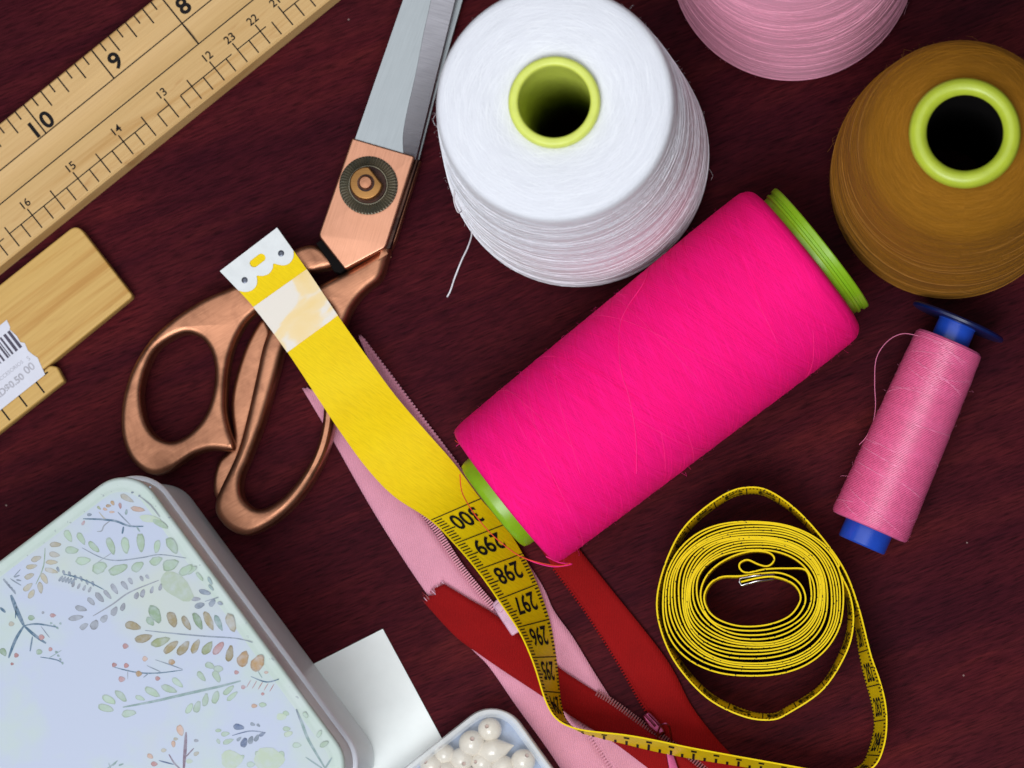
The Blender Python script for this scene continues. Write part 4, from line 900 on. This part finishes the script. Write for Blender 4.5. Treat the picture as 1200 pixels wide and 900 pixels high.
sprig([([(425, 497), (500, 505), (600, 514), (690, 520), (740, 532)], 4, 'slate')], [(390, 484, 50, 24, 15, 'brown'), (420, 520, 54, 24, -15, 'brown'), (470, 530, 58, 24, -20, 'olive'), (502, 545, 54, 22, -40, 'brown'), (538, 548, 52, 24, -50, 'brown'), (573, 543, 46, 20, -65, 'brown'), (608, 548, 46, 24, -55, 'olive'), (640, 548, 48, 22, -50, 'rose'), (673, 565, 50, 22, -80, 'brown'), (712, 580, 50, 32, -65, 'orange'), (755, 592, 56, 36, -55, 'orange'), (455, 450, 60, 32, 60, 'green'), (505, 465, 50, 28, 70, 'brown'), (546, 476, 48, 20, 60, 'brown'), (440, 470, 30, 20, 50, 'green'), (580, 470, 56, 22, 65, 'green'), (612, 470, 60, 22, 65, 'brown'), (640, 475, 50, 18, 65, 'sage'), (677, 475, 58, 26, 70, 'tan')])
sprig([([(335, 605), (400, 620), (460, 622), (535, 613)], 4, 'blue'), ([(455, 583), (500, 598), (535, 611)], 3, 'slate'), ([(430, 600), (470, 618)], 3, 'slate'), ([(420, 635), (436, 622)], 3, 'slate'), ([(374, 640), (374, 612)], 2, 'grey')],
      [(368, 543, 18, 16, 0, 'rose'), (335, 598, 15, 13, 0, 'rose'), (370, 600, 15, 14, 0, 'rose'), (357, 640, 19, 17, 0, 'rose'), (407, 624, 19, 17, 0, 'orange'), (425, 580, 16, 15, 0, 'peach'), (503, 590, 20, 18, 0, 'orange'), (462, 638, 15, 13, 0, 'rose')])
sprig([([(360, 722), (450, 705), (550, 682), (640, 662), (705, 645)], 8, 'sage')], [(x, y, L, W, a, 'pale') for x, y, L, W, a in [(320, 700, 44, 22, 30), (355, 690, 46, 20, 45), (310, 725, 50, 22, 15), (378, 740, 44, 22, -10), (410, 695, 30, 14, 20), (447, 678, 50, 22, 30), (495, 668, 50, 20, 20), (520, 650, 40, 18, 40), (590, 632, 36, 16, 50), (635, 632, 40, 20, 60), (555, 725, 36, 18, -60), (578, 720, 36, 20, -70), (602, 700, 40, 18, -80), (632, 692, 40, 20, -75), (670, 672, 40, 16, -40), (680, 690, 40, 14, -40), (615, 600, 30, 18, 20), (640, 610, 30, 20, 0)]])
sprig([([(735, 632), (780, 648), (817, 640)], 4, 'blue'), ([(755, 615), (768, 636)], 3, 'sage')] + [([(735 + 17*i, 642 + 3*i), (722 + 17*i, 664 + 3*i)], 2.5, 'rose') for i in range(5)], [(693, 620, 14, 12, 0, 'rose'), (713, 663, 14, 12, 0, 'rose'), (770, 683, 10, 9, 0, 'rose'), (780, 620, 12, 8, 0, 'peach')])
sprig([([(680, 805), (730, 792), (772, 795)], 3.5, 'navy')], [(700, 780, 32, 18, 10, 'navy'), (740, 772, 16, 10, 20, 'slate'), (757, 775, 12, 8, 40, 'slate'), (715, 825, 30, 20, -70, 'navy'), (735, 818, 26, 15, -70, 'slate'), (752, 812, 24, 12, -60, 'slate'), (768, 801, 22, 10, -30, 'navy'), (700, 815, 18, 9, -40, 'slate'), (660, 800, 26, 14, -10, 'pale'), (668, 822, 34, 15, -20, 'pale'), (640, 822, 16, 10, 60, 'pale')])
sprig([([(600, 412), (640, 400)], 3, 'slate')], [(600, 385, 36, 16, 15, 'slate'), (574, 405, 28, 13, 0, 'grey'), (585, 424, 30, 17, -15, 'slate'), (622, 416, 26, 16, -50, 'slate'), (645, 418, 16, 10, 20, 'slate'), (618, 372, 22, 7, 50, 'sage')])
sprig([([(32, 393), (50, 440), (70, 483)], 13, 'blue'), ([(70, 483), (45, 525), (25, 578)], 9, 'blue'), ([(70, 483), (100, 510), (135, 535)], 9, 'blue'), ([(70, 483), (110, 478), (170, 488)], 5, 'blue'), ([(95, 515), (88, 558)], 5, 'blue'), ([(0, 430), (16, 444)], 8, 'blue'), ([(120, 485), (145, 518)], 3, 'slate'), ([(118, 575), (165, 583), (186, 595)], 3.5, 'blue'), ([(140, 580), (180, 555)], 2.5, 'sage'), ([(48, 425), (45, 462)], 4, 'blue')],
      [(92, 460, 20, 16, 0, 'green'), (34, 478, 16, 14, 0, 'tan'), (155, 453, 18, 12, 0, 'rose'), (122, 517, 18, 16, 0, 'rose'), (126, 445, 8, 8, 0, 'grey'), (115, 560, 18, 16, 0, 'green'), (48, 570, 14, 14, 0, 'rose'), (10, 560, 26, 18, 60, 'green'), (148, 552, 12, 12, 0, 'rose'), (36, 595, 10, 8, 0, 'rose')] + [(150 + 9*i, 476 + (i*7) % 20, 8, 6, 20*i, 'sage') for i in range(4)] + [(165 + 6*i, 560 + (i*11) % 36, 9, 6, 30*i, 'sage') for i in range(4)])
sprig([([(30, 345), (45, 355), (62, 365)], 4, 'slate'), ([(40, 340), (60, 318)], 3, 'slate')], [(14 + 7*i, 352 + 8*i, 16, 6, 60, 'slate') for i in range(5)] + [(50, 338, 18, 5, -20, 'slate'), (55, 350, 16, 5, 10, 'slate')])
sprig([([(545, 795), (542, 850), (538, 905)], 10, 'plum'), ([(540, 872), (568, 842)], 4, 'plum'), ([(530, 905), (510, 885), (495, 860)], 5, 'plum'), ([(510, 890), (465, 878)], 4, 'navy')],
      [(528, 790, 34, 20, 70, 'peach'), (508, 830, 20, 12, 80, 'peach'), (480, 848, 16, 12, 0, 'tan'), (440, 866, 20, 14, 30, 'peach'), (452, 888, 20, 14, 10, 'rose'), (515, 815, 14, 9, 0, 'tan'), (575, 820, 14, 9, 0, 'grey'), (575, 858, 18, 12, -30, 'tan'), (555, 880, 20, 14, 0, 'lime', False)])
sprig([([(868, 728), (885, 770), (905, 820), (955, 905)], 9, 'sage'), ([(895, 868), (950, 905)], 5, 'sage'), ([(950, 905), (972, 870)], 6, 'sage'), ([(868, 728), (880, 765)], 4, 'slate')],
      [(825, 750, 30, 20, 0, 'lime', False), (838, 740, 20, 14, 20, 'pale'), (840, 785, 24, 14, 0, 'pale'), (845, 800, 28, 16, -20, 'lime'), (870, 833, 26, 16, 0, 'pale'), (935, 800, 24, 12, -60, 'pale'), (950, 830, 30, 14, -30, 'pale'), (895, 745, 20, 12, 50, 'pale'), (680, 875, 66, 52, 0, 'lime', False), (790, 875, 90, 70, 0, 'lime', False), (665, 880, 26, 18, 30, 'mint'), (705, 870, 24, 16, -30, 'mint'), (760, 860, 28, 18, 20, 'mint'), (800, 880, 26, 18, 60, 'green'), (825, 862, 26, 18, 80, 'pale'), (735, 890, 24, 18, 0, 'mint'), (640, 790, 18, 10, 0, 'pale'), (770, 715, 22, 14, 0, 'pale'), (745, 718, 18, 12, 0, 'peach')])
sprig([([(310, 905), (330, 890), (345, 878)], 4, 'sage'), ([(325, 905), (318, 885)], 3, 'sage')], [(335, 888, 16, 5, -40, 'sage'), (355, 890, 16, 5, -20, 'sage')])
# washes along the border
sprig([], [(520, 370, 120, 60, 40, 'lime', False), (600, 330, 60, 26, 55, 'mint', False), (430, 160, 70, 40, 20, 'lime', False)][:1] + [(560, 320, 40, 18, -30, 'mint'), (585, 340, 34, 10, 50, 'mint'), (615, 352, 26, 9, 60, 'sage')])

# ------------------------------------------------------------------ card
cz = 0.5*MM
cb = thing('paper_card', 'blank white card lying between the tin and the bead box', 'card', tuple(at(440, 830, 0)))
crd = [(330, 797), (448.5, 737), (518, 866), (560, 946), (430, 985)]
cme = slab(pxloop(crd, cz), 0.0, cz, 0.0)
part('sheet', cme, M['card'], cb, smooth=False)

# ------------------------------------------------------------------ bead box
BXZ = 11*MM
k1 = at(510, 871.5, BXZ); k2 = at(548, 841.5, BXZ); k3 = at(610, 849, BXZ); k4 = at(645.5, 898.5, BXZ)
da = (k1 - k2).normalized(); db = (k4 - k3).normalized()
# corner = intersection of the two outer sides
den = da.x*db.y - da.y*db.x; w_ = k3 - k2; tt = (w_.x*db.y - w_.y*db.x) / den; corner = k2 + da * tt
bbx = thing('bead_box', 'small frosted clear plastic box filled with pearl beads', 'bead box', (corner.x, corner.y, 0))
BL, BW = 0.075, 0.070
def bl_loop(inset, rad, z):
    P = [corner + da*BW, corner, corner + db*BL, corner + db*BL + da*BW]; out = []
    cen = corner + db*BL/2 + da*BW/2
    for i, p in enumerate(P):
        a = (P[i-1] - p).normalized(); b = (P[(i+1) % 4] - p).normalized(); q = p + (a + b) * inset; cc = q + (a + b) * rad
        for k in range(11):
            t = math.pi/2*k/10; out.append(Vector((*(cc - b*rad*math.cos(t) - a*rad*math.sin(t)).xy, z)))
    return out
def bl_loft(levels, capb=False, capt=False):
    V, F = [], []
    for lv in levels: V += bl_loop(*lv)
    n = 44
    for j in range(len(levels) - 1):
        for k in range(n): F.append((j*n + k, j*n + (k+1) % n, (j+1)*n + (k+1) % n, (j+1)*n + k))
    if capb: F.append(tuple(range(n)))
    if capt: F.append(tuple((len(levels)-1)*n + k for k in range(n)))
    return V, F
part('box_wall', bl_loft([(0.9*Z, 9*Z, .6*Z), (.3*Z, 10*Z, 1.4*Z), (.2*Z, 10*Z, 9*Z), (1.3*Z, 9*Z, 9*Z), (1.5*Z, 9*Z, 1.6*Z)]), M['frost'], bbx)
part('box_floor', bl_loft([(0.9*Z, 9*Z, .6*Z), (1.45*Z, 9*Z, 1.5*Z)], True, True), M['bluefloor'], bbx)
lidp = part('box_lid', bl_loft([(0.0, 10.2*Z, 8.2*Z), (-.1*Z, 10.3*Z, 10.4*Z), (.3*Z, 10*Z, BXZ), (1.7*Z, 8.6*Z, BXZ + .05*Z), (2.3*Z, 8*Z, BXZ - .5*Z)]), M['frost'], bbx)
part('lid_window', bl_loft([(2.3*Z, 8*Z, BXZ - .5*Z), (3.1*Z, 7.4*Z, BXZ - .52*Z)], False, True), M['clear'], lidp)
# beads: each lies on the box floor
bead_px = [(574, 855, 3.0), (553, 871, 3.3), (541, 890, 3.0), (565, 893, 2.8), (590, 899, 3.0), (613, 892, 3.1), (521, 884, 2.7), (506, 897, 3.0), (524, 905, 3.0), (547, 912, 3.1),]
def bead_geo(r, el=1.0, tip=0.0):
    pr = []
    for k in range(25):
        w = -math.pi/2 + math.pi*k/24; rr_ = max(0.16*r, r*math.cos(w)); z = r*el*math.sin(w)
        if tip: rr_ *= (1 - tip*max(0, math.sin(w))**1.4)
        pr.append((rr_, z))
    return lathe(pr, 32)
bd_me = {}
names = {0: 'pearl bead in the topmost rounded corner of the plastic box', 1: 'large pearl bead left of the teardrop bead in the plastic box', 5: 'pearl bead with dark drill hole at the right wall of the box', 6: 'small pearl bead nearest the left wall of the plastic box', 2: 'shiny pearl bead below the large left bead in the box', 3: 'small glossy pearl bead just under the teardrop bead', 4: 'pearl bead cut by the bottom edge, second from the right wall of the box', 7: 'pearl bead cut by the bottom edge at the lower left of the box', 8: 'pearl bead at the bottom edge, below the small left wall bead', 9: 'sliver of a pearl bead at the bottom edge under the shiny bead'}
for i, (x, y, r) in enumerate(bead_px):
    r *= 1.13; zc = 1.5 + r
    p = at(x, y, zc*MM)
    lab = names.get(i, 'round pearl bead at the bottom edge of the picture in the box')
    o = thing('pearl_bead', lab, 'bead', tuple(p), (random.uniform(-.7, .7), random.uniform(-.7, .7), random.uniform(0, 3)), 'pearl beads in the plastic box')
    part('bead_body', bead_geo(r*MM), M['pearl'], o, local=True, sharp=0)
    part('drill_hole', merge(move(lathe([(0.2*r*MM, r*MM*.985), (0.13*r*MM, r*MM*.93), (0, r*MM*.9)], 16), Matrix()), move(lathe([(0.2*r*MM, -r*MM*.985), (0.13*r*MM, -r*MM*.93), (0, -r*MM*.9)], 16), Matrix())), M['pearlhole'], o, local=True)
tp0 = at(580, 879, 5.0*MM); tp1 = at(609, 872, 5.0*MM)
o = thing('pearl_bead', 'large teardrop shaped pearl bead among the round beads', 'bead', tuple(tp0), (tp1 - tp0).to_track_quat('Z', 'Y').to_euler(), 'pearl beads in the plastic box')
part('bead_body', bead_geo(3.5*MM, 1.6, 0.82), M['pearl'], o, local=True, sharp=0)
